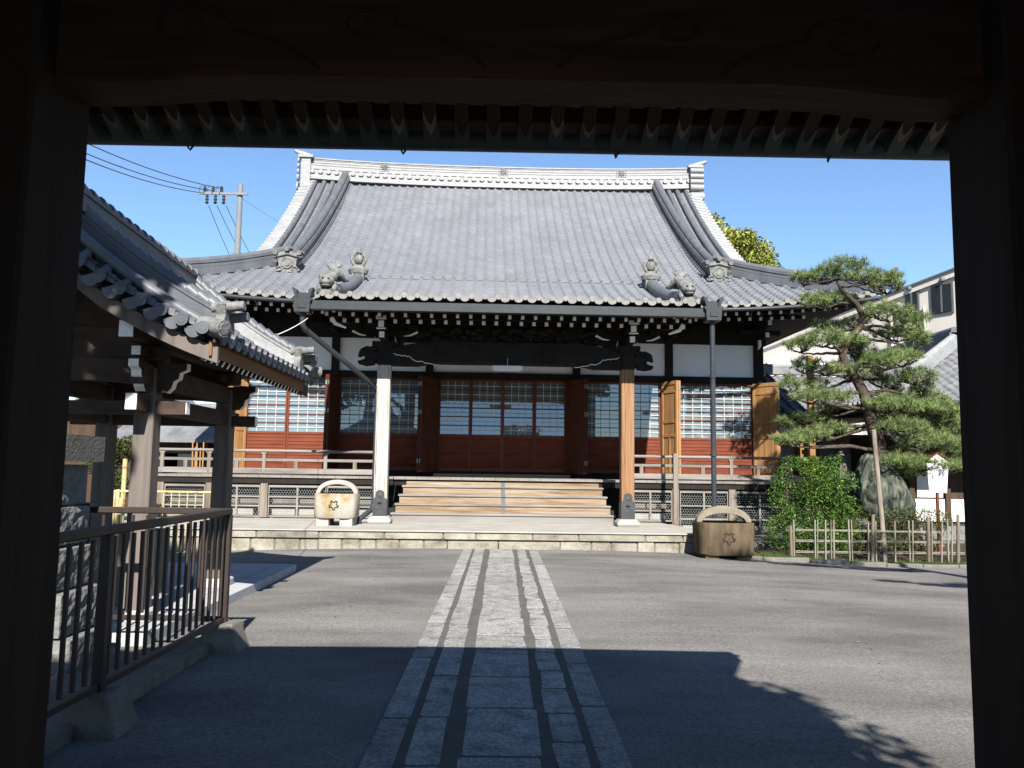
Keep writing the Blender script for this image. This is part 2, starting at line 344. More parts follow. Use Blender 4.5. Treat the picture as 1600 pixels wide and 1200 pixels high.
slabrow(-.715,-.545,.7,16.15,1.2,1.9,.004); slabrow(.545,.715,.9,16.15,1.2,1.9,.004)
slabrow(-.49,-.305,.6,16.15,.45,1.25,.010); slabrow(.315,.485,.8,16.15,.3,.75,.018)
slabrow(-.205,.235,1.0,16.15,.5,.95,.014)
struct(st.build('path', m_stone))

# ================================================================== TEMPLE GATE
GT = thing('temple_gate', 'dark timber roofed gate framing the whole view of the courtyard', 'gate', (0,1.0,0))
def gpost(x0, x1, y0, y1, name='post'):
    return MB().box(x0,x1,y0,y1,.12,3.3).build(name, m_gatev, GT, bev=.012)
def px2x(px, Y, y=700): return P(px, y, Y).x
for side in (-1, 1):
    xi = px2x(106, 2.54) if side < 0 else px2x(1499, 2.54)
    a, b = (xi-.32, xi) if side < 0 else (xi, xi+.32)
    gpost(a, b, 2.22, 2.54); 
    gpost(a+(0 if side<0 else .04), b-(.04 if side<0 else 0), .55, .83); gpost(a, b, -.9, -.62)
    MB().box(a-.05,b+.05,2.17,2.59,0,.12).build('post_base', m_conc, GT, bev=.02)
    # plank wing walls beside the opening
    wl = MB()
    for k in range(8 if side < 0 else 2):
        xx = (a-.02-k*.19-.19) if side<0 else (b+.02+k*.19)
        wl.box(xx, xx+.184, 2.36, 2.40, .1, 3.3)
    wl.build('wing_wall', m_gatev, GT, bev=.004)
    sw = MB()
    for k in range(14): sw.box((a-.05 if side<0 else b+.01),(a-.01 if side<0 else b+.05), -.6+k*.2, -.6+k*.2+.194, .1, 3.2)
    sw.build('side_boards', m_gatev, GT, bev=.004)
# arched tie beam over the opening
x0b, x1b = -1.62, 1.68; prof = []
n = 40
def under(x):
    t = min(1, max(0, (1.28-abs(x-.03))/.5)); return 2.672+.034*(t*t*(3-2*t))
prof = [(x0b+(x1b-x0b)*i/n, under(x0b+(x1b-x0b)*i/n)) for i in range(n+1)] + [(x1b,3.18),(x0b,3.18)]
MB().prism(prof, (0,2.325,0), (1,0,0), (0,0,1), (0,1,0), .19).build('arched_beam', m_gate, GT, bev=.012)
def swirl(cx, cz, s, y=2.322, turns=1.35, r0_=.13):
    sw = MB(); pts = []
    for i in range(34):
        t = i/33; a = math.pi*2*turns*t; r = r0_*(1-t*.82)
        pts.append((cx+s*math.cos(a)*r, y, cz+math.sin(a)*r*.62))
    tail = [(cx+s*(r0_+.04+.22*k/6), y, cz-.02-.10*(k/6)**2) for k in range(6,0,-1)]
    sw.tube(tail+pts, .0055, 6); sw.build('beam_carving', m_gatev, GT, smooth=50)
swirl(-.95,2.84,1); swirl(-.42,2.86,1,r0_=.09); swirl(1.02,2.84,-1); swirl(.50,2.86,-1,r0_=.09)
MB().box(-2.5,2.5,.6,.82,3.1,3.35).box(-2.5,2.5,-.86,-.66,3.0,3.25).build('cross_beam', m_gate, GT, bev=.01)
# eave: rafters, boards, fascia, gutter
EY, EZ, SL = 3.40, 2.955, .50
def gzr(y): return EZ + SL*(EY-y)
rf0 = None
yR = 1.02
def rafter_gate():
    m = MB(); m.bar((0,EY,EZ),(0,yR,gzr(yR)),.056,.075, up=(0,0,1)); return m.build('rafter', m_gaterf, GT, org=(0,EY,EZ))
def sleeve_gate(par, org):
    m = MB(); d = Vector((0,-1,SL)).normalized(); upn = Vector((0,SL,1)).normalized(); ax = Vector((1,0,0))
    o = Vector((0,EY,EZ))-upn*.0405
    hw = .031; L0 = .088
    # underside plate with a pointed notch, and two side plates
    poly = [(-hw,0),(hw,0),(hw,L0+.045),(hw*.62,L0+.022),(hw*.55,L0),(0,L0-.034),(-hw*.55,L0),(-hw*.62,L0+.022),(-hw,L0+.045)]
    b = len(m.v); m.v += [tuple(o+ax*p[0]+d*p[1]) for p in poly]; m.f.append(tuple(range(b,b+9)))
    for s in (-1,1):
        p0 = o+ax*hw*s; m.add([p0, p0+d*(L0+.045), p0+d*(L0+.045)+upn*.081, p0+upn*.081], [(0,1,2,3)])
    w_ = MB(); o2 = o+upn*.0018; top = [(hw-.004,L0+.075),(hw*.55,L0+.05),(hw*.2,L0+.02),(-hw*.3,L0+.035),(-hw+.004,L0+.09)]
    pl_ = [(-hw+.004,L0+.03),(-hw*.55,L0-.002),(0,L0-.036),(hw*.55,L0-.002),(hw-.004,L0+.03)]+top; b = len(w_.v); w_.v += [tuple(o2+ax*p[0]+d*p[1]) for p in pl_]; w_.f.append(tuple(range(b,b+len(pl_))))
    w_.build('pale_patch', m_gatebd, par, org=org)  # pale tan plate with a jagged top, just above the sleeve notch
    return m.build('copper_sleeve', m_copper, par, org=org)
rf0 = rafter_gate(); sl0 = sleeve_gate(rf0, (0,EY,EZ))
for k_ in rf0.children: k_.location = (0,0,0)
NR = 36; RS = .132
for k in range(NR):
    x = -2.3+k*RS
    loc = Vector((x, EY, EZ)) - ORG[GT.name]
    if k == 0: rf0.location = loc
    else:
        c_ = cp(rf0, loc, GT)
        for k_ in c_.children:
            if k_.name.startswith('pale_patch'): f_ = random.uniform(.82,1.12); k_.scale = (1, f_, f_); k_.location = (0,0,-.0008-.043*(1-f_)) if random.random() < .75 else (0,0,.01)
bd = MB()
for k in range(8):
    ya, yb = EY-.115-k*.3, EY-.115-(k+1)*.3+.006
    bd.bar((-2.45,0,0),(2.45,0,0),.01,.01) if 0 else None
    bd.add([(-2.45,ya,gzr(ya)+.046),(2.45,ya,gzr(ya)+.046),(2.45,yb,gzr(yb)+.046),(-2.45,yb,gzr(yb)+.046),
            (-2.45,ya,gzr(ya)+.066),(2.45,ya,gzr(ya)+.066),(2.45,yb,gzr(yb)+.066),(-2.45,yb,gzr(yb)+.066)],
           [(0,3,2,1),(4,5,6,7),(0,1,5,4),(2,3,7,6),(0,4,7,3),(1,2,6,5)])
bd.build('eave_boards', m_gatebd, GT)
MB().box(-2.47,2.47,EY-.115,EY+.005,EZ+.036,EZ+.10).build('eave_fascia', m_gate, GT, bev=.004)
gu = MB(); gu.tube([(-2.5,EY+.10,EZ+.045),(2.5,EY+.10,EZ+.045)], .054, 12); gu.build('gutter', m_copper, GT, smooth=40)
for px in (297, 630, 962, 1293):
    q = P(px, 231, EY+.08); q.z = EZ-.015; h = MB()
    h.tube([(q.x-.008,q.y-.03,q.z+.012),(q.x-.004,q.y-.01,q.z-.014),(q.x,q.y,q.z-.020),(q.x+.016,q.y+.012,q.z+.012)], .0045, 6)
    h.build('gutter_hook', m_copper, GT, smooth=60)
# tiled roof over the gate
rm = MB(); RY, RZ = 1.0, EZ+.14+.50*(EY+.06-1.0)-.02
def gpos(x, v): return (x, EY+.07-v, EZ+.045+.60*v+.033*v*v)
rv = [i*.22 for i in range(12)]
tiled(rm, -2.6, .26, 20, rv, gpos, lambda x, v: abs(x) < 2.56, lift=.025)
def gpos2(x, v): return (x, -1.5+v, EZ+.10+.60*v+.033*v*v)
tiled(rm, -2.6, .26, 20, rv, gpos2, lambda x, v: abs(x) < 2.56, lift=.025)
rm.build('roof_tiles', m_tileD, GT, smooth=45)
zr = gpos(0, rv[-1])[2]
rd = MB(); pth = [(-2.45+.49*i, 1.0, zr-.03+.012*((i-5)/5)**2) for i in range(11)]
stack(rd, pth, [.05,.09,.13], [.34,.28,.24]); rd.tube([(p[0],p[1],p[2]+.13) for p in pth], .08, 10); rd.build('ridge', m_tileD, GT, smooth=40)
for s in (-1,1):
    on = MB(); on.box(2.40*s-.08,2.40*s+.08,.80,1.20,zr-.06,zr+.13); on.lathe([(.10,0),(.12,.08),(.05,.16)],(2.45*s,1.0,zr+.13),10); on.build('ridge_end_tile', m_oni, GT, bev=.02)
for s in (-1,1):
    vg = MB(); vg.prism([(EY+.02,EZ+.06),(1.0,zr-.12),(-1.42,EZ+.06),(-1.42,EZ-.08),(1.0,zr-.32),(EY+.02,EZ-.08)], (2.46*s-.03,0,0),(0,1,0),(0,0,1),(1,0,0),.06); vg.build('barge_board', m_gate, GT, bev=.006)
bb = MB()
for k in range(8):
    ya, yb = -1.42+k*.3, -1.42+(k+1)*.3-.006
    zz = lambda y: EZ+.60*(y+1.5)+.02
    bb.add([(-2.45,ya,zz(ya)),(2.45,ya,zz(ya)),(2.45,yb,zz(yb)),(-2.45,yb,zz(yb))],[(0,1,2,3)])
bb.build('rear_eave_boards', m_gate, GT)

# ================================================================== TEMPLE HALL (hall coordinates: y = distance, turned 1.3 degrees)
HO = Vector((0, 18.2, 0))
H = thing('temple_hall', 'temple hall with great grey tiled hip and gable roof and porch', 'temple', (0.07,18.2,0), R(1.3), org=HO)
PZ = .335
# podium: core, cap, two courses of stones
def course(mb, xa, xb, yf, z0, z1, lo, hi, dep=.3, jz=.01, jy=.012):
    x = xa
    while x < xb-.02:
        ln = min(random.uniform(lo, hi), xb-x)
        if xb-x-ln < lo*.5: ln = xb-x
        a, b = x+.006, x+ln-.006; y = yf+random.uniform(-jy, jy)
        c = .014; top = z1-random.uniform(.002, jz)
        ring = [(a+c,z0+.004),(b-c,z0+.004),(b,z0+c),(b-random.uniform(0,.01),top-c),(b-c,top),(a+c,top-random.uniform(0,.008)),(a,top-c),(a,z0+c)]
        n = 8; cx = (a+b)/2; cz = (z0+top)/2
        vs = [(p[0],y+.02,p[1]) for p in ring]+[(cx+(p[0]-cx)*(1-.012/(b-a)*2),y,cz+(p[1]-cz)*.9) for p in ring]+[(p[0],yf+dep,p[1]) for p in ring]
        fs = [(i,(i+1)%n,n+(i+1)%n,n+i) for i in range(n)]+[tuple(range(n,2*n))]+[((i+1)%n,i,2*n+i,2*n+(i+1)%n) for i in range(n)]
        mb.add(vs, fs); x += ln
pd = MB()
course(pd, -9.2, -1.15, 16.24, -.30, .165, .28, .5); course(pd, 1.05, 3.93, 16.24, -.22, .165, .34, .62)
course(pd, -1.15, 1.05, 16.12, -.15, .15, .8, 1.2)
course(pd, -9.2, 3.95, 16.20, .165, .305, .55, 1.35, jy=.006)
pd.build('podium_stones', m_pod, H)
MB().box(-9.2,3.9,16.263,16.5,-.3,.166).box(-9.2,3.92,16.222,16.5,.167,.303).build('joint_mortar', m_conc, H)
pc = MB(); pc.box(-9.2,3.92,16.5,30,-.3,PZ-.02).box(-9.2,3.97,16.17,19.0,.306,PZ); pc.build('podium', m_podcap, H, bev=.008)
pr = MB(); pr.box(3.97,9.5,17.6,30,-.3,.06); pr.build('side_podium', m_conc, H, bev=.01)

# main roof
def rise(x, t):
    a = max(0, (abs(x)-3.6)/5.5); return .42*a**2.2*max(0, 1-t/4.2)
def zm(x, t): return 5.50+.43*t+.0265*t*t+rise(x, t)
def zp(y): u = y-16.7; return 5.02+.131*u+.0436*u*u
def arcs(f, y0, y1, d):
    ys = [y0]
    while ys[-1] < y1-.01:
        y = ys[-1]; s = (f(y+.05)-f(y))/.05; ys.append(min(y1, y+d/math.sqrt(1+s*s)))
    return ys
PIT = .278
ym = arcs(lambda y: zm(0, y-19.1), 19.1, 28.0, .235)
YJ = 21.02
yp = arcs(zp, 16.7, YJ, .235)
rf = MB()
n0 = 66; X0 = -n0/2*PIT
tiled(rf, X0, PIT, n0, ym, lambda x, y: (x, y, zm(x, y-19.1)), lambda x, y: abs(x) < max(6.72, 9.12-(y-19.1)) and not (abs(x) < 4.05 and y < YJ))
npc = 30; XP = -npc/2*PIT
tiled(rf, XP, PIT, npc, yp, lambda x, y: (x, y, zp(y)+.03), lambda x, y: True)
rf.build('roof_tiles', m_tile, H, smooth=40)
# rear slope, side hips, gable walls, soffits
rr = MB()
for s in (-1, 1):
    ts = [i*.5 for i in range(6)]
    for a, b in zip(ts[:-1], ts[1:]):
        rr.add([(s*(9.12-a),19.1+a,zm(9.12-a,a)),(s*(9.12-b),19.1+b,zm(9.12-b,b)),(s*(9.12-b),36.9-b,zm(9.12-b,b)),(s*(9.12-a),36.9-a,zm(9.12-a,a))],[(0,1,2,3)])
for i in range(18):
    a, b = i*.5, min(8.9, (i+1)*.5); wa = max(6.72, 9.12-a); wb = max(6.72, 9.12-b)
    rr.add([(-wa,36.9-a,zm(0,a)),(wa,36.9-a,zm(0,a)),(wb,36.9-b,zm(0,b)),(-wb,36.9-b,zm(0,b))],[(0,1,2,3)])
rr.build('rear_roof', m_tile, H, smooth=40)
for s in (-1,1):
    gb = MB(); pts = [(19.1+t, zm(0,t)-.05) for t in np.arange(2.6,9,.4)]; pts += [(56-p[0],p[1]) for p in pts[::-1]]
    gb.prism(pts, (5.9*s,0,0),(0,1,0),(0,0,1),(s,0,0),.08)
    gb.build('gable_wall', m_plast, H)
# gable verge: laid tile ends and rolls
for s in (-1, 1):
    vt = MB(); yv = arcs(lambda y: zm(0,y-19.1), 21.7, 27.9, .27)
    for y in yv:
        z = zm(0,y-19.1); vt.tube([(s*6.5,y,z+.10),(s*6.95,y,z+.035)], .085, 9)
        vt.box(min(s*6.6,s*6.9),max(s*6.6,s*6.9),y+.05,y+.24,z-.02,z+.07)
    vt.build('verge_tiles', m_tileL, H, smooth=40)
    for xo in (6.5, 6.18, 5.88):
        pth = [(s*xo, y, zm(0,y-19.1)+.09) for y in np.linspace(21.75, 27.9, 20)]
        MB().tube(pth, .085, 10).build('verge_roll', m_tileD, H, smooth=40)
    # descending ridge
    yk = np.linspace(21.45, 27.9, 24); xk = lambda y: s*(5.70-.25*(y-21.45)/6.45)
    kd = MB(); pth = [(xk(y), y, zm(0,y-19.1)-.02) for y in yk]
    stack(kd, pth, [.08,.13,.30,.35,.40], [.46,.40,.30,.36,.32]); kd.tube([(p[0],p[1],p[2]+.44) for p in pth], .12, 10)
    kd.build('descending_ridge', m_tileD, H, smooth=40)
    xo = 5.72*s; yo = 21.38; zo = zm(0,yo-19.1)
    on = MB()
    on.prism([(-.30,0),(-.33,.05),(-.22,.09),(-.24,.32),(-.38,.38),(-.36,.46),(-.18,.50),(0,.56),(.18,.50),(.36,.46),(.38,.38),(.24,.32),(.22,.09),(.33,.05),(.30,0),(.1,-.03),(-.1,-.03)], (xo,yo-.10,zo+.02),(1,0,0),(0,0,1),(0,1,0),.2)
    for dx, dz in ((-.31,.49),(0,.60),(.31,.49)): on.tube([(xo+dx,yo-.2,zo+dz),(xo+dx,yo+.3,zo+dz+.1)], .065, 10)
    on.tube([(xo,yo-.135,zo+.21),(xo,yo-.09,zo+.21)], .13, 14); on.tube([(xo,yo-.16,zo+.21),(xo,yo-.1,zo+.21)], .07, 12)
    on.tube([(xo+.15*math.cos(a), yo-.125, zo+.21+.15*math.sin(a)) for a in np.linspace(-.4,math.pi+.4,14)], .02, 6)
    on.tube([(xo-.36,yo-.13,zo+.385),(xo-.12,yo-.13,zo+.44),(xo,yo-.13,zo+.47),(xo+.12,yo-.13,zo+.44),(xo+.36,yo-.13,zo+.385)], .022, 6)
    for q in (-1,1): on.tube([(xo+q*(.2+.07*math.cos(a)), yo-.12, zo+.08+.05*math.sin(a)) for a in np.linspace(0,5,12)], .018, 6)
    on.build('ridge_ornament', m_oni, H, smooth=40)
    # hip ridge to the corner
    cz = [(s*(9.0-d), 19.22+d, zm(9.0-d, d+.1)-.03) for d in np.linspace(0, 3.1, 16)]
    hp = MB(); stack(hp, cz, [.07,.12,.17,.22,.27,.32,.36], [.36,.33,.31,.30,.31,.30,.34]); hp.tube([(p[0],p[1],p[2]+.39) for p in cz], .10, 10)
    hp.build('hip_ridge', m_tileD, H, smooth=40)
    ho = MB(); c = Vector(cz[0]); ho.tube([c+Vector((s*.12,-.12,.38)), c+Vector((s*.28,-.28,.50)), c+Vector((s*.34,-.34,.58))], [.09,.07,.04], 8)
    ho.prism([(-.2,-.02),(.2,-.02),(.24,.2),(.16,.42),(0,.5),(-.16,.42),(-.24,.2)], c+Vector((s*.02,-.02,0)), (s*.707*s,.707*s*s if s>0 else -.707,0) if 0 else (.707,.707*s,0), (0,0,1), (s*.707,-.707,0), .1)
    ho.build('hip_ornament', m_oni, H, smooth=40)
    # porch edge ridge with a jewel at its head and a lion at its foot
    xe = 3.83
    yy = np.linspace(17.25, 20.5, 14); pe = [(s*(xe-.03*(y-17)), y, zp(y)+.04) for y in yy]
    MB().tube([(p[0],p[1],p[2]+.13) for p in pe], .145, 12).build('porch_ridge', m_tileD, H, smooth=40)
    # jewel finial
    jx, jy, jz = pe[-1][0], pe[-1][1]-.02, pe[-1][2]+.17
    jw = MB(); jw.lathe([(.20,0),(.23,.10),(.14,.17),(.12,.22)], (jx,jy,jz+.05), 14, 1.15, .8)
    jw.ball((jx,jy,jz+.42), .115, .10, .14); jw.box(jx-.15,jx+.15,jy-.12,jy+.12,jz-.2,jz+.06); jw.lathe([(.05,0),(.09,.05),(.045,.12),(.02,.22),(.003,.34)], (jx,jy,jz+.54), 10)
    for q in (-1,1):
        for k, (ra, tw) in enumerate(((.15,.2),(.175,.9),(.165,1.5))):
            jw.tube([(jx+q*(ra*math.cos(a)), jy-.03, jz+.40+(ra+.03)*math.sin(a)) for a in np.linspace(-.9+.5*k,.1+.55*k,7)], [.03,.04,.045,.045,.04,.028,.01], 7)
    jw.build('jewel_finial', m_oni, H, smooth=50)
    # crouching lion, head down the slope and tail high
    lx, ly = s*3.86, 17.35; lz = zp(ly)+.06
    ln = MB()
    ln.ball((lx,ly-.02,lz+.02), .30,.34,.16); ln.tube([(lx,ly-.42,lz-.04),(lx,ly-.2,lz-.02)], .12, 14)
    ln.tube([(lx-.00*s,ly-.12,lz+.34),(lx,ly+.05,lz+.42),(lx+.10*-s,ly+.22,lz+.60),(lx+.16*-s,ly+.34,lz+.70)], [.12,.155,.135,.11], 10)
    ln.ball((lx,ly-.22,lz+.33), .19,.17,.155); ln.ball((lx,ly-.36,lz+.27), .12,.10,.075); ln.ball((lx,ly-.34,lz+.19), .11,.09,.04)
    for q in (-1,1):
        ln.ball((lx+q*.16,ly-.16,lz+.45), .055,.04,.075); ln.ball((lx+q*.07,ly-.385,lz+.38), .03)
        ln.tube([(lx+q*.13,ly-.05,lz+.32),(lx+q*.19,ly-.20,lz+.14),(lx+q*.17,ly-.32,lz+.06)], [.085,.065,.06], 8)
        ln.tube([(lx-.12*s+q*.1,ly+.28,lz+.62),(lx-.2*s+q*.13,ly+.42,lz+.50),(lx-.34*s+q*.06,ly+.48,lz+.52)], [.09,.075,.045], 8)
        for k in range(4): ln.ball((lx+q*(.10+.03*k),ly-.12+.03*k,lz+.44-.07*k), .06)
    for k in range(7):
        a = -1.1+.36*k; ln.tube([(lx-.06*s,ly+.30,lz+.72),(lx-.06*s+.13*math.sin(a),ly+.34,lz+.80+.05*math.cos(a)),(lx-.06*s+.24*math.sin(a),ly+.36,lz+.84+.16*math.cos(a))], [.05,.045,.012], 7)
    lo = ln.build('lion_ornament', m_oni, H, smooth=50); lo.scale = (.86,.86,.86); lo.location = (Vector((lx,ly,lz-.05))-HO)*.14
# main ridge
xr = [-6.75+13.5*i/30 for i in range(31)]
zr = zm(0, 8.9)
rg = [(x, 28.0, zr-.10+.16*(abs(x)/6.75)**2.4) for x in xr]
rd = MB(); stack(rd, rg, [.10,.16,.36,.42]+[.42+.042*k for k in range(1,8)]+[.75], [.50,.48,.42,.47]+[.42+(.03 if k%2 else 0) for k in range(1,8)]+[.5])
rd.tube([(p[0],p[1],p[2]+.77) for p in rg], .07, 8)
rd.build('main_ridge', m_tileL, H, smooth=35)
r0t = MB().tube([(0,-.1,0),(0,.1,0)], .078, 12).build('ridge_row_tile', m_tileL, H, org=(0,0,0), smooth=40); first = True
for i in range(48):
    x = -6.58+13.16*i/47
    if abs(abs(x)-5.45) < .2: continue
    loc = Vector((x,27.815,zr+.165+.16*(abs(x)/6.75)**2.4))-HO
    if first: r0t.location = loc; first = False
    else: cp(r0t, loc, H)
for cx in (-4.1, .05, 4.2):
    cr = MB()
    z = zr-.10+.585+.16*(abs(cx)/6.75)**2.4; a = .155
    for p, q in (((-a,-a),(a,-a)),((a,-a),(a,a)),((a,a),(-a,a)),((-a,a),(-a,-a))): cr.bar((cx+p[0],27.775,z+p[1]),(cx+q[0],27.775,z+q[1]),.02,.035,up=(0,1,0))
    for k in range(4):
        g_ = k*math.pi/4; cr.bar((cx-.12*math.cos(g_),27.765,z-.12*math.sin(g_)),(cx+.12*math.cos(g_),27.765,z+.12*math.sin(g_)),.03,.035,up=(0,1,0))
    cr.build('ridge_crest', m_tileD, H)
for s in (-1,1):
    o = Vector((s*6.80, 28.0, zr+.06)); on = MB()
    on.box(o.x-.16,o.x+.16,27.66,28.34,o.z-.45,o.z+.74)
    for k, (dz, rr_) in enumerate(((-.38,.17),(-.04,.12),(.17,.10),(.37,.10),(.57,.10))):
        on.tube([(o.x-.20,27.62,o.z+dz),(o.x+.26*s if s>0 else o.x-.26,27.62,o.z+dz)], rr_, 10)
    on.tube([(o.x-.1*s,27.8,o.z+.74),(o.x+.14*s,27.75,o.z+.84),(o.x+.40*s,27.7,o.z+.95)], [.14,.11,.05], 9)
    on.box(o.x-.26,o.x+.26,27.6,28.4,o.z+.70,o.z+.79)
    on.build('ridge_end_ornament', m_tileL, H, smooth=40)
# eave tile ends
def eave_ends(name, x0, nc, fz, fy, skip=None):
    e = MB()
    for c in range(nc):
        xr_ = x0+(c+.19)*PIT; xv = x0+(c+.69)*PIT
        if skip and skip((xr_+xv)/2): continue
        z = fz(xr_); y = fy
        e.tube([(xr_,y-.045,z+.035),(xr_,y+.05,z+.035)], .058, 12)
        poly = [(.093*math.cos(a)*1.05, .085*math.sin(a)) for a in np.linspace(math.pi,2*math.pi,9)]
        poly += [(.093,.03),(.04,.0),(-.04,.0),(-.093,.03)]
        e.prism(poly, (xv,y-.03,fz(xv)+.012),(1,0,0),(0,0,1),(0,1,0),.03)
    return e.build(name, m_tileE, H, smooth=40)
eave_ends('porch_eave_tiles', XP, npc, lambda x: zp(16.7)+.03, 16.7)
eave_ends('main_eave_tiles', X0, n0, lambda x: zm(x,0), 19.1, skip=lambda x: x < 3.95)
eave_ends('main_eave_tiles', X0, n0, lambda x: zm(x,0), 19.1, skip=lambda x: x > -3.95)
# soffit boards
sf = MB()
def sheet(mb, fa, fb, x0, x1, ya, yb, nseg=12):
    for i in range(nseg):
        xa, xb = x0+(x1-x0)*i/nseg, x0+(x1-x0)*(i+1)/nseg
        mb.add([(xa,ya,fa(xa)),(xb,ya,fa(xb)),(xb,yb,fb(xb)),(xa,yb,fb(xa))],[(0,3,2,1)])
sheet(sf, lambda x: zp(16.72)-.07, lambda x: zp(18.5)-.09, -4.0, 4.0, 16.72, 18.5, 4); sheet(sf, lambda x: zp(18.5)-.09, lambda x: 5.95, -4.0, 4.0, 18.5, 21.4, 4)
for s in (-1,1): sheet(sf, lambda x: zm(x,0)-.07, lambda x: 6.0+rise(x,2)*.6, *( (4.0,9.0) if s>0 else (-9.0,-4.0)), 19.12, 21.4)
for s in (-1,1): sf.add([(s*9.05,19.15,zm(9.05,0)-.08),(s*6.8,21.4,6.0),(s*6.8,34.6,6.0),(s*9.05,36.85,zm(9.05,0)-.08)],[(0,1,2,3)])
for s in (-1,1): sf.add([(s*4.02,16.75,zp(16.7)-.07),(s*4.02,16.75,zp(16.7)+.02),(s*4.02,20.9,zp(20.9)+.02),(s*4.02,20.9,zp(20.9)-.3),(s*4.02,19.1,5.38)],[(0,1,2,3,4)])
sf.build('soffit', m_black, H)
# rafters with white ends
def raft(x, ya, za, yb, zb, w=.075, h=.085, name='rafter'):
    m = MB(); m.bar((0,0,0),(0,yb-ya,zb-za),w,h); r = m.build(name, m_black, H, org=(0,0,0)); r.location = Vector((x,ya,za))-HO
    e = MB(); d = Vector((0,yb-ya,zb-za)).normalized(); c = -d*.004; u = Vector((1,0,0)).cross(d)
    e.add([c+Vector((a*w/2,0,0))+u*b*h/2 for a,b in ((-1,-1),(1,-1),(1,1),(-1,1))]+[Vector((0,0,0))+d*.0+Vector((a*w/2,0,0))+u*b*h/2 for a,b in ((-1,-1),(1,-1),(1,1),(-1,1))], [(0,1,2,3),(0,4,5,1),(1,5,6,2),(2,6,7,3),(3,7,4,0)])
    t = e.build('painted_end', m_end, r, org=(0,0,0)); t.location = (0,0,0); return r
fl = raft(0, 16.92, 4.71, 18.4, 4.93, .066, .08, 'flying_rafter'); br = raft(0, 17.5, 4.68, 19.4, 4.965, .075, .085)
flm = raft(0, 19.35, 5.32, 20.6, 5.60, .066, .08, 'flying_rafter'); brm = raft(0, 20.0, 5.32, 21.3, 5.62, .075, .085)
ks = [i for i in range(-14,15)]
def spread(src, xs_, y, zf):
    for i, x in enumerate(xs_):
        loc = Vector((x, y, zf(x)))-HO
        if i == 0: src.location = loc
        else: cp(src, loc, H)
spread(fl, [k*.272+.02 for k in range(-14,15)], 16.92, lambda x: 4.71)
spread(br, [k*.272+.02 for k in range(-14,15)], 17.5, lambda x: 4.68)
xm = [s*(4.22+.272*k) for s in (-1,1) for k in range(17)]
spread(flm, xm, 19.35, lambda x: 5.32+rise(x,.3)); spread(brm, [x for x in xm if abs(x)<7.6], 20.0, lambda x: 5.32+rise(x,.9)*.8)
fb = MB(); fb.box(-4.0,4.0,16.78,16.86,4.77,4.90); fb.box(-3.9,3.9,17.42,17.48,4.73,4.83); fb.build('eave_fascia', m_black, H)
# copper-red glow strip is only timber: the underside board above the porch rafters
# gutters
gt = MB(); gt.box(-4.08,4.08,16.50,16.66,4.72,4.905); gt.build('box_gutter', m_gutter, H, bev=.008)
for s in (-1,1):
    g2 = MB(); g2.tube([(s*x,18.98,5.36+rise(x,0)) for x in np.linspace(4.1,8.9,14)], .05, 10); g2.build('eave_gutter', m_gutter, H, smooth=40)
    for k in range(5):
        x = 4.9+k*.95; b_ = MB(); b_.bar((s*x,18.97,5.35+rise(x,0)),(s*x,19.15,5.18+rise(x,0)),.012,.012); b_.build('gutter_bracket', m_wire, H)
    hx = s*4.20; hb = MB()
    hb.prism([(-.15,.0),(.15,.0),(.165,.12),(.165,.22),(.20,.25),(.20,.30),(-.20,.30),(-.20,.25),(-.165,.22),(-.165,.12)], (hx,16.42,4.64),(1,0,0),(0,0,1),(0,1,0),.32)
    hb.box(hx-.08,hx+.08,16.405,16.43,4.72,4.82)
    for q in (-1,1): hb.prism([(0,0),(.05*q,0),(.09*q,.13),(.12*q,.22),(.02*q,.18)], (hx+q*.10,16.45,4.94),(1,0,0),(0,0,1),(0,1,0),.22)
    hb.prism([(-.16,0),(.16,0),(.09,.12),(-.09,.12)], (hx,16.5,4.94),(1,0,0),(0,0,1),(0,1,0),.15)
    hb.build('gutter_hopper', m_gutter, H, bev=.008)
dp = MB(); dp.tube([(4.20,16.58,4.67),(4.20,16.58,.62)], .054, 12); dp.build('downpipe', m_pipe, H, smooth=40)
for z in (1.9,3.5): MB().lathe([(.07,-.03),(.07,.03)],(4.20,16.58,z),12).build('pipe_collar', m_pipe, H, smooth=40)
dl = MB(); dl.tube([(-4.20,16.58,4.67),(-4.20,16.58,4.40),(-4.16,16.64,4.33),(-2.95,18.26,3.36),(-2.885,18.42,3.2),(-2.885,18.42,.78),(-2.92,18.34,.62),(-3.13,17.9,.42),(-3.14,17.88,PZ)], .058, 12); dl.lathe([(.085,0),(.085,.05),(.06,.06)],(-3.14,17.88,PZ),12)
dl.build('downpipe', m_pipe, H, smooth=40)

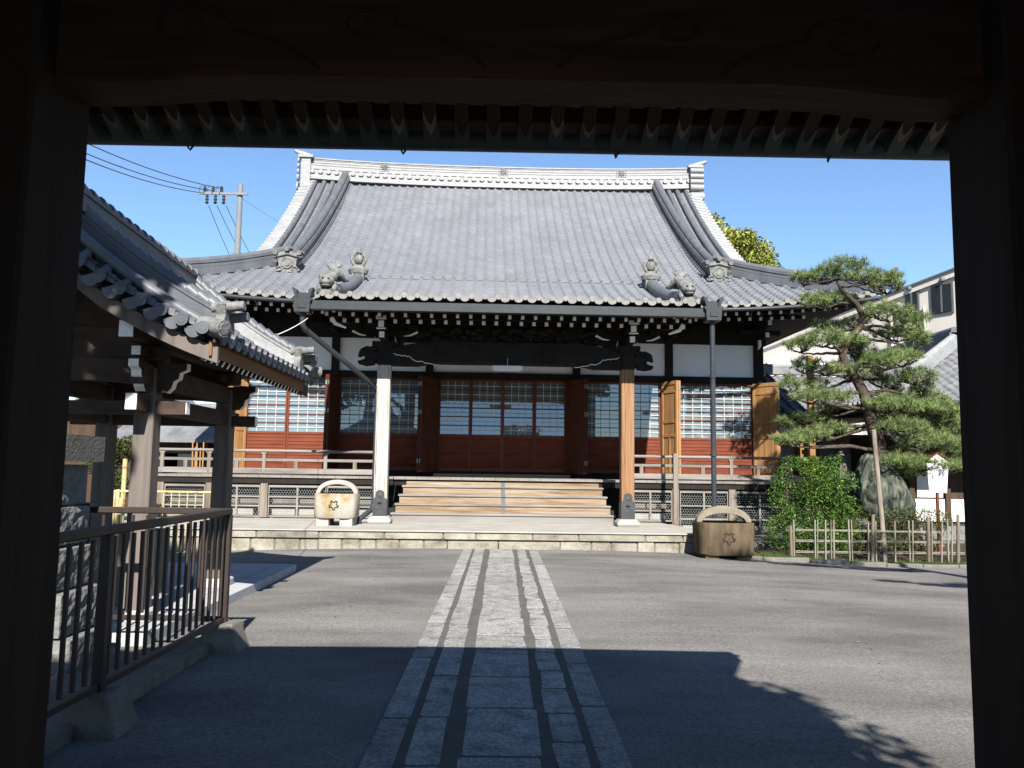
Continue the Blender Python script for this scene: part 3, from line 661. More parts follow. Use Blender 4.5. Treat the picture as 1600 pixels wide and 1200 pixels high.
# porch columns
def column(x, m, name='column'):
    c = MB(); c.prism([(-.125,-.145),(.125,-.145),(.145,-.125),(.145,.125),(.125,.145),(-.125,.145),(-.145,.125),(-.145,-.125)], (x,18.2,PZ+.16),(1,0,0),(0,1,0),(0,0,1),3.32)
    o = c.build(name, m, H, bev=.004)
    b = MB(); b.lathe([(.20,0),(.30,.0),(.305,.06),(.27,.12),(.205,.16)], (x,18.2,PZ), 4); 
    b = MB()
    def sq(r, z): return [(x-r,18.2-r,z),(x+r,18.2-r,z),(x+r,18.2+r,z),(x-r,18.2+r,z)]
    lv = [(.235,PZ),(.255,PZ+.05),(.245,PZ+.09),(.175,PZ+.16)]; vs = [p for r,z in lv for p in sq(r,z)]
    b.add(vs, [(4*i+k,4*i+(k+1)%4,4*i+4+(k+1)%4,4*i+4+k) for i in range(3) for k in range(4)]+[(12,13,14,15),(3,2,1,0)])
    b.build('base_stone', m_podcap, H, bev=.012, seg=2)
    s = MB(); yf = 18.2-.155
    pl = [(-.15,0),(.15,0),(.15,.36),(.12,.38),(.10,.40),(.10,.45)]+[(.10*math.cos(a),.46+.10*math.sin(a)) for a in np.linspace(0,math.pi,9)]+[(-.10,.45),(-.10,.40),(-.12,.38),(-.15,.36)]
    s.prism(pl, (x,yf,PZ+.165),(1,0,0),(0,0,1),(0,1,0),.02)
    for q in (-1,1): s.prism([(-.15,0),(.15,0),(.15,.36),(-.15,.36)], (x+q*.147-.006,18.2,PZ+.165),(0,1,0),(0,0,1),(1,0,0),.012)
    for k in range(13): s.box(x-.146+k*.0225,x-.146+k*.0225+.011,yf-.007,yf+.002,PZ+.165,PZ+.33)
    s.lathe([(.05,-.01),(.05,.01)],(x,yf,PZ+.46),10); s.ball((x,yf,PZ+.42),.045,.012,.03); s.ball((x,yf,PZ+.60),.05,.012,.05)
    s.build('metal_shoe', m_shoe, H)
    # dark bracket set on the column head
    k = MB(); zt = PZ+3.48
    k.box(x-.20,x+.20,18.0,18.4,zt+.34,zt+.48); k.box(x-.15,x+.15,18.05,18.35,zt-.02,zt+.34); k.box(x-.26,x+.26,17.94,18.46,zt+.40,zt+.50)
    k.box(x-.75,x+.75,18.12,18.28,zt+.62,zt+.78); k.box(x-.08,x+.08,17.5,18.9,zt+.50,zt+.66); k.box(x-.08,x+.08,17.35,18.9,zt+.70,zt+.86)
    for q in (-.62,0,.62): k.box(x+q-.12,x+q+.12,18.08,18.32,zt+.78,zt+.90)
    k.box(x-.085,x+.085,17.3,17.5,zt+.88,zt+.95)
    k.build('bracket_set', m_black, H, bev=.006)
    for bx_ in ((x-.055,x+.055,17.493,17.499,zt+.51,zt+.64),(x-.06,x+.06,17.343,17.349,zt+.71,zt+.85),(x-.11,x+.11,17.293,17.299,zt+.865,zt+.955),(x-.10,x+.10,17.343,17.347,zt+.665,zt+.695)): MB().box(*bx_).build('painted_bracket_end', m_end, H)
    for q in (-1,1):
        e = MB(); e.tube([(x+q*.42,18.09,zt+.64),(x+q*.56,18.09,zt+.66),(x+q*.72,18.09,zt+.74)], [.012,.022,.03], 6)
        e.tube([(x+q*.26,18.09,zt+.46),(x+q*.24,18.09,zt+.52),(x+q*.22,18.09,zt+.62)], [.008,.012,.006], 6); e.build('painted_bracket_edge', m_end, H)
    return o
oL = column(-2.71, m_colL); oR = column(2.71, m_colR)
oL['label'] = 'pale bleached porch column'; oR['label'] = 'warm brown porch column'
# rainbow beam between the columns
pf = []; nb = 50
for i in range(nb+1):
    x = -2.6+5.2*i/nb; a = min(1, (2.6-abs(x))/1.15); pf.append((x, 4.17+.19*math.sin(a*math.pi/2)))
for i in range(nb+1):
    x = 2.6-5.2*i/nb; a = min(1, max(0,(2.0-abs(x))/.35)); pf.append((x, 3.80+.06*(a*a*(3-2*a))))
MB().prism(pf, (0,18.05,0),(1,0,0),(0,0,1),(0,1,0),.3).build('rainbow_beam', m_black, H, bev=.012)
for s in (-1,1):
    tr = MB()
    zz = [(2.50,4.06),(2.44,4.02),(2.38,4.03),(2.32,4.005),(2.26,4.02),(2.20,3.99),(2.15,4.00),(2.08,3.93),(2.02,3.90),(1.97,3.885),(1.88,3.895),(1.80,3.855),(1.70,3.85),(1.62,3.825),(1.50,3.815)]
    tr.tube([(s*p[0],18.035,p[1]) for p in zz], .008, 6)
    for cx, cz, rr_ in ((1.55,4.10,.20),(.95,4.13,.26)):
        bc = MB(); bc.tube([(s*(cx+rr_*(1-t*.75)*math.cos(2*math.pi*1.2*t)),18.045,cz+rr_*.55*(1-t*.75)*math.sin(2*math.pi*1.2*t)) for t in np.linspace(0,1,26)], .011, 6); bc.build('beam_carving', m_black, H, smooth=60)
    bc = MB(); bc.tube([(s*1.1,18.045,3.86),(s*.9,18.045,3.93),(0,18.045,3.94)], .01, 6)
    tr.build('beam_trim', m_end, H, smooth=60); bc.build('beam_carving', m_black, H, smooth=60)
for s in (-1,1):    # carved animal head nosings outside the columns
    h = MB(); x = s*2.86
    h.tube([(x,18.2,4.0),(x+s*.14,18.2,4.03),(x+s*.26,18.2,4.06)], [.17,.18,.15], 10)
    h.ball((x+s*.30,18.18,4.10), .12,.15,.10); h.tube([(x+s*.26,18.16,4.08),(x+s*.38,18.16,4.06),(x+s*.42,18.16,3.98)], [.09,.075,.03], 8)
    h.tube([(x+s*.1,18.16,3.92),(x+s*.26,18.16,3.86),(x+s*.40,18.16,3.86),(x+s*.44,18.16,3.89)], [.13,.09,.05,.02], 8)
    for k in range(5): h.ball((x+s*(.08+.05*k),18.06+.01*k,4.16+.015*(k%2)), .055,.05,.045)
    h.ball((x+s*.34,18.06,4.11), .028); h.build('animal_nosing', m_black, H, smooth=50)
cv = MB()   # dark openwork carving above the beam
for i in range(90):
    x = random.uniform(-2.0,2.0); z = random.uniform(4.36,4.70); cv.ball((x,18.15+random.uniform(-.04,.04),z), random.uniform(.06,.16), .07, random.uniform(.04,.09), 8, 5)
cv.box(-2.3,2.3,18.2,18.26,4.34,4.76); cv.build('carved_panel', m_black, H, smooth=60)
MB().box(-3.9,3.9,18.1,18.3,4.74,4.93).build('porch_purlin', m_black, H, bev=.008)
for s in (-1,1):
    t = MB(); t.prism([(0,0),(.5,.10),(1.6,.34),(3.1,.62),(3.1,.85),(1.6,.62),(0,.32)], (s*2.71-.1,18.3,4.1),(0,1,0),(0,0,1),(1,0,0),.2); t.build('tie_beam', m_black, H, bev=.01)
    wg = MB(); wg.tube([(s*3.70,17.0,4.64),(s*3.62,17.0,4.52),(s*3.40,17.05,4.44)], [.05,.045,.02], 6); wg.build('painted_bracket', m_end, H, smooth=60)

# wall: posts, lintels, plaster, upper darkness
VY = 21.3
for x in (-6.72,-4.36,-1.92,1.92,4.36,6.72): MB().box(x-.10,x+.10,VY-.10,VY+.10,1.25,5.6).build('wall_post', m_black, H, bev=.006)
MB().box(-6.95,6.95,VY-.07,VY+.12,3.88,4.04).box(-6.95,6.95,VY-.07,VY+.12,4.90,5.7).box(-6.95,6.95,VY-.06,VY+.10,1.34,1.47).build('wall_beams', m_black, H, bev=.006)
for a, b in ((-6.62,-4.46),(-4.26,-2.02),(-1.82,1.82),(2.02,4.26),(4.46,6.62)):
    MB().box(a,b,VY-.0,VY+.08,4.04,4.90).build('plaster_panel', m_plast, H)
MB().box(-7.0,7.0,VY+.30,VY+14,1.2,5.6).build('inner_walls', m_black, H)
for x in (-4.36,4.36,6.75,-6.75):    # small bracket noses under the main eave
    b = MB(); b.box(x-.06,x+.06,VY-.75,VY,5.0,5.14); b.box(x-.06,x+.06,VY-.95,VY,5.28,5.42); b.box(x-.55,x+.55,VY-.2,VY-.08,5.16,5.28); b.build('wall_bracket', m_black, H)
    [MB().box(*q).build('painted_bracket_end', m_end, H) for q in ((x-.05,x+.05,VY-.757,VY-.751,5.01,5.13),(x-.05,x+.05,VY-.957,VY-.951,5.29,5.41)) if abs(x) > 6]; e = MB()
    e.tube([(x-.12,VY-.4,4.74),(x-.09,VY-.42,4.84),(x-.10,VY-.42,4.98)], [.015,.04,.045], 6)
    if abs(x) > 6: e.build('painted_bracket_edge', m_end, H)
# sliding doors: frame > pane, lattice, boards
def sliding(wd, dark=False):
    o = (0,0,0); fr = MB(); z0, zs, z1 = 1.475, 2.40, 3.87; f = .045
    fr.box(0,f,-.03,.03,z0,z1).box(wd-f,wd,-.03,.03,z0,z1).box(f,wd-f,-.028,.028,z0,z0+.09).box(f,wd-f,-.028,.028,zs-.035,zs+.03).box(f,wd-f,-.028,.028,z1-.06,z1)
    hgt = (z1-.06)-(zs+.03); rows = 12; mun = MB()
    for k in range(2,rows,2): fr.box(f,wd-f,-.026,.004,zs+.03+hgt*k/rows-.010,zs+.03+hgt*k/rows+.010)
    d = fr.build('sliding_door', m_redf, H, org=o, bev=.003)
    pn = MB(); tl = .013 if wd < .9 else .0; tl = math.tan(R(1.35)) if wd < .9 else 0
    ya_, yb_ = (.012, .076) if wd < .9 else (.012, .020)
    pn.add([(f-.02,ya_,zs+.01),(wd-f+.02,ya_,zs+.01),(wd-f+.02,yb_,z1-.03),(f-.02,yb_,z1-.03)],[(0,1,2,3)])
    pn.build('pane', m_glass, d, org=o)
    la = MB()
    for k in range(1,rows,2): la.box(f,wd-f,-.017,-.006,zs+.03+hgt*k/rows-.006,zs+.03+hgt*k/rows+.006)
    for k in range(1,4): xx = f+(wd-2*f)*k/4; la.box(xx-.006,xx+.006,-.019,-.0065,zs+.03,z1-.06)
    la.build('lattice', m_latt, d, org=o)
    bo = MB(); nbr = 9; hb_ = (zs-.035)-(z0+.09)
    for k in range(nbr):
        za = z0+.09+hb_*k/nbr; zb = za+hb_/nbr
        bo.add([(f,-.022,za),(wd-f,-.022,za),(wd-f,-.008,zb),(f,-.008,zb),(f,.0,za),(wd-f,.0,za)],[(0,1,2,3),(0,4,5,1)])
    bo.build('board_panel', m_red, d, org=o)
    return d
wN, wW = .83, 1.04
dN = sliding(wN); dW = sliding(wW)
for i in range(4):
    loc = Vector((-1.66+i*.83, VY+(.0 if i in (0,3) else .045), 0))-HO+Vector((0,0,0))
    if i == 0: dN.location = loc
    else: cp(dN, loc, H)
sl_ = [(-6.6,0),(-5.56,.045),(-4.24,0),(-3.2,.045),(2.06,.045),(3.10,0),(4.48,.045),(5.54,0)]
for i, (x, dy) in enumerate(sl_):
    loc = Vector((x, VY+dy, 0))-HO
    if i == 0: dW.location = loc
    else: cp(dW, loc, H)
# folding door leaves
def folding(hx, ex, m, hy=VY-.08, ey=20.62):
    a = Vector((hx,hy,0)); b = Vector((ex,ey,0)); d = (b-a).normalized(); nrm = Vector((d.y,-d.x,0)); L_ = (b-a).length
    t = MB(); z0, z1 = 1.45, 3.86
    def slab(u0,u1,za,zb,off,th): 
        p = a+d*u0+nrm*off; q = a+d*u1+nrm*off
        vs = [p-nrm*th/2, q-nrm*th/2, q+nrm*th/2, p+nrm*th/2]
        t.add([(v.x,v.y,za) for v in vs]+[(v.x,v.y,zb) for v in vs], [(0,3,2,1),(4,5,6,7),(0,1,5,4),(1,2,6,5),(2,3,7,6),(3,0,4,7)])
    for off in (-.036,.036):
        for ua,ub in ((0,.075),(L_-.075,L_)): slab(ua,ub,z0,z1,off,.06)
        for za,zb in ((z0,z0+.10),(2.42,2.50),(2.78,2.86),(3.56,3.63),(z1-.09,z1)): slab(.076,L_-.076,za,zb,off,.056)
        slab(L_/2-.03,L_/2+.03,z0+.101,2.419,off,.05)
        slab(.07,L_-.07,z0+.05,z1-.05,off,.028)
    o = t.build('folding_door', m, H, bev=.004)
    for z in (1.72,2.95,3.66):
        hg = MB()
        for off in (-.036,.036):
            p = b+d*.004+nrm*off; hg.add([(p.x+nrm.x*k*.02,p.y+nrm.y*k*.02,z+j*.055) for k,j in ((-1,-1),(1,-1),(1,1),(-1,1))],[(0,1,2,3)])
        hg.build('hinge', m_wire, o)
    return o
folding(-1.68,-2.10,m_leaf_shade); folding(1.68,2.10,m_leaf_shade); folding(4.20,4.46,m_leaf); folding(-4.26,-4.42,m_leaf_shade)
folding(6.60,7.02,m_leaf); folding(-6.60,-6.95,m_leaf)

# veranda
VZ = 1.33; VF = 19.75
vf = MB()
for s in (-1,1):
    xx = 2.62
    while xx < 8.25: 
        b = min(8.3, xx+random.uniform(.22,.30)); vf.box(min(s*xx,s*(b-.006)),max(s*xx,s*(b-.006)),VF,VY+.1,VZ-.06,VZ-random.uniform(0,.004)); xx = b
xx = -2.6
while xx < 2.6:
    b = min(2.61, xx+.27); vf.box(xx,b-.006,VF-.02,VY+.1,VZ-.06,VZ); xx = b
for s in (-1,1): vf.box(min(s*7.0,s*8.3),max(s*7.0,s*8.3),VY+.1,33,VZ-.06,VZ)
vf.build('veranda_floor', m_wgrey, H)
MB().box(-8.25,-2.62,VF+.04,VF+.16,VZ-.20,VZ-.062).box(2.62,8.25,VF+.04,VF+.16,VZ-.20,VZ-.062).box(-2.6,2.6,VF+.05,VF+.16,VZ-.2,VZ-.062).build('veranda_beam', m_black, H)
MB().box(-1.75,1.75,VY-.30,VY-.10,VZ+.001,VZ+.085).build('door_step', m_step, H, bev=.006)
def railing(xa, xb, posts, struts):
    rl = MB(); y = VF+.09
    rl.tube([(xa,y,1.90),(xb,y,1.90)], .038, 10); MB_ = rl.build('handrail', m_wgrey, H, smooth=40)
    MB().box(xa,xb,y-.028,y+.028,1.655,1.72).build('middle_rail', m_wgrey, H, bev=.004)
    MB().box(xa,xb,y-.06,y+.06,VZ+.03,VZ+.16).build('bottom_rail', m_wgrey, H, bev=.006)
    for x in posts:
        p = MB(); p.box(x-.04,x+.04,y-.04,y+.04,VZ+.16,1.83); p.prism([(-.055,0),(.055,0),(.075,.045),(-.075,.045)], (x,y-.045,1.82),(1,0,0),(0,0,1),(0,1,0),.09); p.tube([(x,y-.066,VZ+.09),(x,y-.058,VZ+.09)],.035,10); p.build('rail_post', m_wgrv, H, bev=.004)
    for x in struts: MB().box(x-.045,x+.045,y-.035,y+.035,VZ+.16,1.655).build('rail_strut', m_wgrv, H, bev=.003)
railing(-8.25,-2.88,(-8.1,-7.0,-5.7,-4.25),(-7.55,-6.35,-4.95,-3.55)); railing(2.86,8.25,(5.55,6.9,8.1),(3.35,4.85,6.2,7.5))
for x, wd, top in ((4.17,.12,1.98),): MB().box(x-wd/2,x+wd/2,VF-.02,VF+.02+wd,PZ-.27,top).build('newel_post', m_wgrv, H, bev=.006)
# under the veranda: posts, framed wire mesh, dark behind, white sill boards
for x in (-8.1,-6.95,-5.66,2.95,4.17,5.55,6.9,8.1): MB().box(x-.085,x+.085,VF+.02,VF+.19,(PZ if x<3.9 else .06),VZ-.2).build('floor_post', m_wgrv, H, bev=.005)
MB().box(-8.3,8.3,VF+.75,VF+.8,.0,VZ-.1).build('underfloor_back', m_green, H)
def meshpanel(xa, xb, z0, nv):
    y = VF+.07; f = MB(); zt = VZ-.24
    f.box(xa,xb,y-.02,y+.02,zt-.05,zt).box(xa,xb,y-.02,y+.02,z0,z0+.035)
    zc = [z0+.035+(zt-.05-z0-.035)*k/3 for k in (1,2)]
    for z in zc: f.box(xa,xb,y-.018,y+.018,z-.018,z+.018)
    for k in range(nv+1):
        x = xa+(xb-xa)*k/nv; f.box(max(xa,x-.022),min(xb,x+.022),y-.022,y+.022,z0,zt)
    p = f.build('mesh_frame', m_wgrey, H)
    wv = MB(); c = .062; hgt = c*.87; r = .0028; yw = y+.024
    nz = int((zt-z0)/ (hgt)) ; nxh = int((xb-xa)/(c))
    for j in range(nz):
        for i in range(nxh):
            x = xa+c*(i+.5*(j%2))+c/2; z = z0+.02+hgt*j
            if x > xb-.03: continue
            for p0, p1 in (((x-c/2,z+hgt*.28),(x,z)),((x,z),(x+c/2,z+hgt*.28)),((x+c/2,z+hgt*.28),(x+c/2,z+hgt))):
                d = Vector((p1[0]-p0[0],0,p1[1]-p0[1])).normalized(); nn = Vector((d.z,0,-d.x))*r
                a = Vector((p0[0],yw,p0[1])); b = Vector((p1[0],yw,p1[1])); wv.add([a-nn,b-nn,b+nn,a+nn],[(0,1,2,3)])
    wv.build('wire_mesh', m_wire, p)
    n_w = 1 if xb-xa < 1.2 else 2
    for k in range(n_w): wq = (xb-xa-.2)/n_w; MB().box(xa+.08+k*(wq+.06),xa+.08+k*(wq+.06)+wq-.04,y+.05,y+.08,z0+.04,z0+.19).build('sill_board', m_podcap, p)
    MB().box(xa+.02,xb-.02,y+.34,y+.40,z0+.30,z0+.43).build('inner_sill', m_conc, p)
for xa, xb, nv in ((-8.0,-7.05,1),(-6.85,-5.76,2),(-5.56,-4.2,2),(-4.18,-2.9,2),(3.04,4.08,2),(4.28,5.45,2)): meshpanel(xa, xb, PZ+.01 if xb < 4.1 else .07, nv)
for xa, xb in ((5.65,6.8),(7.0,8.0)): meshpanel(xa, xb, .07, 2)
# stairs
zs_ = [(PZ,.535,18.70,m_stepg),(.535,.735,18.97,m_step),(.735,.935,19.24,m_step),(.935,1.135,19.51,m_step),(1.135,1.27,19.72,m_step)]
for i, (za, zb, y, m) in enumerate(zs_):
    hw = 2.55-.055*i
    r_ = MB(); r_.box(-hw+.03,hw-.03,y+.03,y+.07,za,zb-.045); r_.build('riser', m, H)
    if i < 4: MB().box(-hw,hw,y,y+.34,zb-.045,zb).build('tread', m_stepg if i == 0 else m_wgrey, H, bev=.008)
MB().box(-2.30,2.30,19.62,19.78,PZ,1.1).box(-2.35,2.35,19.33,19.60,PZ,.87).box(-2.4,2.4,19.06,19.31,PZ,.67).build('stair_core', m_black, H)
for i, (za, zb, y, m) in enumerate(zs_):
    if i > 0: MB().box(-.045,.045,y+.018,y+.03,za,zb-.045).build('joint_strap', m_metal, H)
    if 0 < i < 4: MB().box(-.045,.045,y-.008,y+.3,zb-.04,zb+.004).build('joint_strap', m_metal, H)
# fluorescent lamp under the beam
q = P(793, 575, 17.95)
fl_ = MB(); fl_.box(q.x-.33,q.x+.33,17.85,17.97,q.z-.045,q.z+.04); fl_.box(q.x-.30,q.x+.30,17.86,17.96,q.z-.07,q.z-.045); fl_.bar((q.x,17.91,q.z+.04),(q.x,17.95,q.z+.22),.01,.01)
tag(fl_.build('lamp_fitting', m_white, org=(q.x,17.91,q.z), bev=.006), 'white fluorescent lamp fitting hung under the dark rainbow beam', 'lamp')
# ================================================================== STONE RAIN BASINS
def basin(name, label, c, rx, ry, h, m, mt, hz, legs, lh, crest_dark, arch_w=.09):
    t = thing(name, label, 'rain basin', c, group='stone rain basins under the downpipes'); cx, cy, cz = c
    b = MB(); z0 = cz+lh; z1 = z0+h; n = 40
    def oct_(sx, sy, e=5.0):
        pts = []
        for k in range(n):
            a = 2*math.pi*k/n; ca, sa = math.cos(a), math.sin(a)
            pts.append((cx+sx*math.copysign(abs(ca)**(2/e),ca), cy+sy*math.copysign(abs(sa)**(2/e),sa)))
        return pts
    rings = [(oct_(rx*.94,ry*.94),z0),(oct_(rx*.985,ry*.985),z0+.03),(oct_(rx,ry),z0+h*.5),(oct_(rx,ry),z1-.015),(oct_(rx*.985,ry*.985),z1),(oct_(rx*.86,ry*.84),z1),(oct_(rx*.84,ry*.80),z0+h*.45)]
    vs = [(p[0],p[1],z) for r_, z in rings for p in r_]
    fs = [(i*n+k,i*n+(k+1)%n,(i+1)*n+(k+1)%n,(i+1)*n+k) for i in range(len(rings)-1) for k in range(n)]+[tuple(range(n-1,-1,-1)),tuple((len(rings)-1)*n+k for k in range(n))]
    b.add(vs, fs); b.build('bowl', m, t, smooth=35)
    # arched handle over the bowl
    ar = MB(); R_ = rx*.98; pts = []
    no = 26; oy = []
    for k in range(no+1):
        a = math.pi*k/no; pts.append((R_*math.cos(a), hz*math.sin(a)))
    inn = [(R_*.80*math.cos(math.pi*k/no), (hz-arch_w*1.05)*math.sin(math.pi*k/no)) for k in range(no,-1,-1)]
    ar.prism(pts+inn, (cx,cy-.10,z1-.004),(1,0,0),(0,0,1),(0,1,0),.20); ar.build('handle', mt, t, bev=.012, seg=2)
    for q in (-1,1):
        MB().box(cx+q*rx*.55-.13,cx+q*rx*.55+.13,cy-ry*.8,cy+ry*.8,cz-.02,z0+.01).build('foot', mt if legs else m, t, bev=.012)
    # carved crest: six arcs that open outward round a star
    cr = MB(); yf = cy-ry-.004; zc = z0+h*.54; s = h*.19
    for k in range(5):
        a = math.pi/2+k*math.pi*.4; px_, pz_ = s*1.12*math.cos(a), s*1.12*math.sin(a)
        arc = [(cx+px_+s*.5*math.cos(a+math.pi+u), yf, zc+pz_+s*.5*math.sin(a+math.pi+u)) for u in np.linspace(-1.3,1.3,11)]
        for u_, sg_ in ((1.3,1),(-1.3,-1)):
            o_ = Vector((cx+px_+s*.72*math.cos(a+math.pi+u_), yf, zc+pz_+s*.72*math.sin(a+math.pi+u_))); cr.tube([o_+Vector((s*.22*math.cos(a+u_+sg_*j),0,s*.22*math.sin(a+u_+sg_*j))) for j in np.linspace(0,2.2,6)], .009, 5)
        cr.tube(arc, .012, 6)
    cr.build('carved_crest', crest_dark, t, smooth=60)
    return t
c1 = P(526, 815, 17.35); basin('rain_basin', 'pale rust stained stone basin with arch handle standing on the podium', (c1.x,17.35,PZ), .44,.36,.50,m_bas1,m_podcap,.285,True,.16,m_bas2)
c2 = P(1130, 862, 15.75); basin('rain_basin', 'brown weathered stone basin with arch handle on the ground under the downpipe', (c2.x,15.75,gz(c2.x)), .53,.42,.60,m_bas2,m_bas2t,.30,False,.07,m_pbeam,.13)

# ================================================================== WATER PAVILION
KP = .94
PV = thing('water_pavilion', 'small tiled roof pavilion on four timber posts behind the brown steel railing', 'pavilion', (-4.45*KP,9.9*KP,1.55*(1-KP)), org=(-4.45,9.9,0)); PV.scale = (KP,KP,KP)
sb = MB(); sb.box(-6.6,-3.277,7.85,13.45,-.4,-.02); sb.build('granite_floor', m_gran, PV, bev=.006)
jt = MB()
for y in (9.1,10.0,10.9,11.8): jt.box(-6.39,-3.56,y-.004,y+.004,-.024,-.0185)
jt.box(-3.564,-3.556,7.9,13.4,-.024,-.0185); jt.build('floor_joints', m_conc, PV)
PX, PY = (-5.28,-3.71), (8.6,11.0)
for x in PX:
    for y in PY:
        p = MB(); p.bar((x,y,.0),(x,y,2.55),.225,.225,up=(0,1,0),w2=.20,h2=.20); p.build('post', m_pwood, PV, bev=.012)
        MB().box(x-.17,x+.17,y-.17,y+.17,-.04,.08).build('post_base', m_gran, PV, bev=.02)
def noses(x, y, dx, dy, z=2.44, L_=.34):
    # white edged carved beam nose
    ax = Vector((dx,dy,0)); n_ = MB(); sd = Vector((-dy,dx,0))
    poly = [(0,-.16),(.10,-.15),(.15,-.10),(.17,-.03),(.22,.0),(.23,.06),(.30,.09),(.30,.16),(.0,.16)]
    n_.prism(poly, Vector((x,y,z))+ax*.1-sd*.05, ax, (0,0,1), sd, .10); o = n_.build('beam_nose', m_pbeam, PV, bev=.004)
    e = MB(); w_ = [(.10,-.15),(.15,-.10),(.17,-.03),(.22,.0),(.23,.06),(.30,.09),(.30,.16)]
    for a, b in zip(w_[:-1], w_[1:]):
        p = Vector((x,y,z))+ax*(.1+a[0]+.002)+Vector((0,0,a[1]-.002)); q = Vector((x,y,z))+ax*(.1+b[0]+.002)+Vector((0,0,b[1]-.002))
        e.add([p-sd*.052,q-sd*.052,q+sd*.052,p+sd*.052],[(0,1,2,3)])
    e.build('painted_edge', m_end, o)
for x in PX:
    noses(x,8.6,0,-1); noses(x,11.0,0,1)
for y in PY: noses(-3.71,y,1,0); noses(-5.28,y,-1,0)
for x in PX:
    be = MB(); be.box(x-.06,x+.06,8.2,11.4,2.08,2.26); be.box(x-.075,x+.075,8.3,11.3,2.36,2.58)
    be.build('side_beam', m_pbeam, PV, bev=.008)
for y in PY:
    be = MB(); be.box(-5.75,-3.30,y-.055,y+.055,2.06,2.20)
    pf = [(-5.2,2.36)]+[(-4.5-.7*math.cos(a),2.36+.05*math.sin(a)) for a in np.linspace(0,math.pi,12)]+[(-3.8,2.36),(-3.8,2.58)]+[(-4.5+.7*math.cos(a),2.60+.06*math.sin(a)) for a in np.linspace(0,math.pi,12)]+[(-5.2,2.58)]
    be.prism(pf,(0,y-.065,0),(1,0,0),(0,0,1),(0,1,0),.13)
    be.build('cross_beam', m_pbeam, PV, bev=.006); MB().box(-5.3,-3.69,y-.03,y+.03,2.60,2.97).build('header_board', m_pbeam, PV)
for x in PX: MB().box(x-.055,x+.055,8.192,8.199,2.09,2.25).build('painted_beam_end', m_end, PV)
for y in PY: MB().box(-3.299,-3.293,y-.05,y+.05,2.07,2.19).build('painted_beam_end', m_end, PV)
PEX, PRX, PEZ = -2.80, -4.42, 2.80
def pvz(s): return PEZ+.50*s+.115*s*s
Y0, Y1 = 7.85, 11.75
def droop(y): 
    d = min(y-Y0, Y1-y); return max(0, .36-d)/.36
def pvpos(c, v):   # c along Y, v up the slope
    y = c; dr = droop(y)**1.6*.20*min(1, v/1.2); return (PEX-v, y, pvz(v)-dr)
def pvposL(c, v):
    p = pvpos(c, v); return (2*PRX-p[0], p[1], p[2])
sv = [i*.20 for i in range(9)]; sv[-1] = -PRX+PEX
pt = MB(); tiled(pt, Y0+.02, .226, 18, sv, pvpos, lambda c, v: True, lift=.022); tiled(pt, Y0+.02, .226, 18, sv, pvposL, lambda c, v: True, lift=.022)
pt.build('roof_tiles', m_tileD, PV, smooth=45)
for k in range(18):
    y = Y0+.02+(k+.19)*.226; e = MB()
    e.tube([(PEX+.05,y,PEZ+.02),(PEX-.06,y,PEZ+.045)], .056, 12)
    e.prism([(.085*math.cos(a), .085*math.sin(a)) for a in np.linspace(math.pi,2*math.pi,8)]+[(.085,.02),(-.085,.02)], (PEX+.015,y+.113,PEZ+.005),(0,1,0),(0,0,1),(1,0,0),.03)
    e.build('eave_tile', m_tileD, PV, smooth=40)
sp = MB()
for v0_, v1_ in zip(sv[:-1], sv[1:]):
    for sg in (0,1):
        f = pvpos if not sg else pvposL
        a, b, c_, d_ = f(Y0+.03,v0_), f(Y1-.03,v0_), f(Y1-.03,v1_), f(Y0+.03,v1_); dz = .075
        sp.add([(q[0],q[1],pvz(v)-.075) for q,v in ((a,v0_),(b,v0_),(c_,v1_),(d_,v1_))],[(0,1,2,3)])
sp.build('soffit', m_pbeam, PV)
# ridge
yr = np.linspace(Y0-.02, Y1+.10, 20); rp = [(PRX, y, pvz(1.62)+.03+.30*(1-(y-Y0)/(Y1-Y0))*0+.16*((Y1-y)/(Y1-Y0))**1.5) for y in yr]
rd = MB(); rd.box(PRX-.08,PRX+.08,Y0,Y1,pvz(1.62),pvz(1.62)+.12); stack(rd, rp, [.05,.09,.13,.17,.21,.25], [.30,.27,.25,.23,.22,.25]); rd.build('ridge', m_tileD, PV, smooth=35)
cps = MB()
for a, b in zip(rp[:-1], rp[1:]): cps.tube([(a[0],a[1],a[2]+.30),(b[0],b[1]-.01,b[2]+.262)], [.082,.075], 10)
cps.build('ridge_cap_tiles', m_tileD, PV, smooth=40)
c = Vector(rp[-1]); on = MB(); on.prism([(-.22,-.10),(.22,-.10),(.26,.06),(.18,.16),(.22,.30),(0,.42),(-.22,.30),(-.18,.16),(-.26,.06)], c,(1,0,0),(0,0,1),(0,1,0),.09)
for q in (-1,1): on.tube([(c.x+q*(.24+.09*math.cos(a)), c.y+.05, c.z+.02+.09*math.sin(a)) for a in np.linspace(0,5.6,16)], .035, 8)
on.tube([(c.x,c.y-.1,c.z+.36),(c.x,c.y+.2,c.z+.42),(c.x,c.y+.34,c.z+.48)],[.08,.075,.06],10); on.build('ridge_ornament', m_oni, PV, smooth=45)
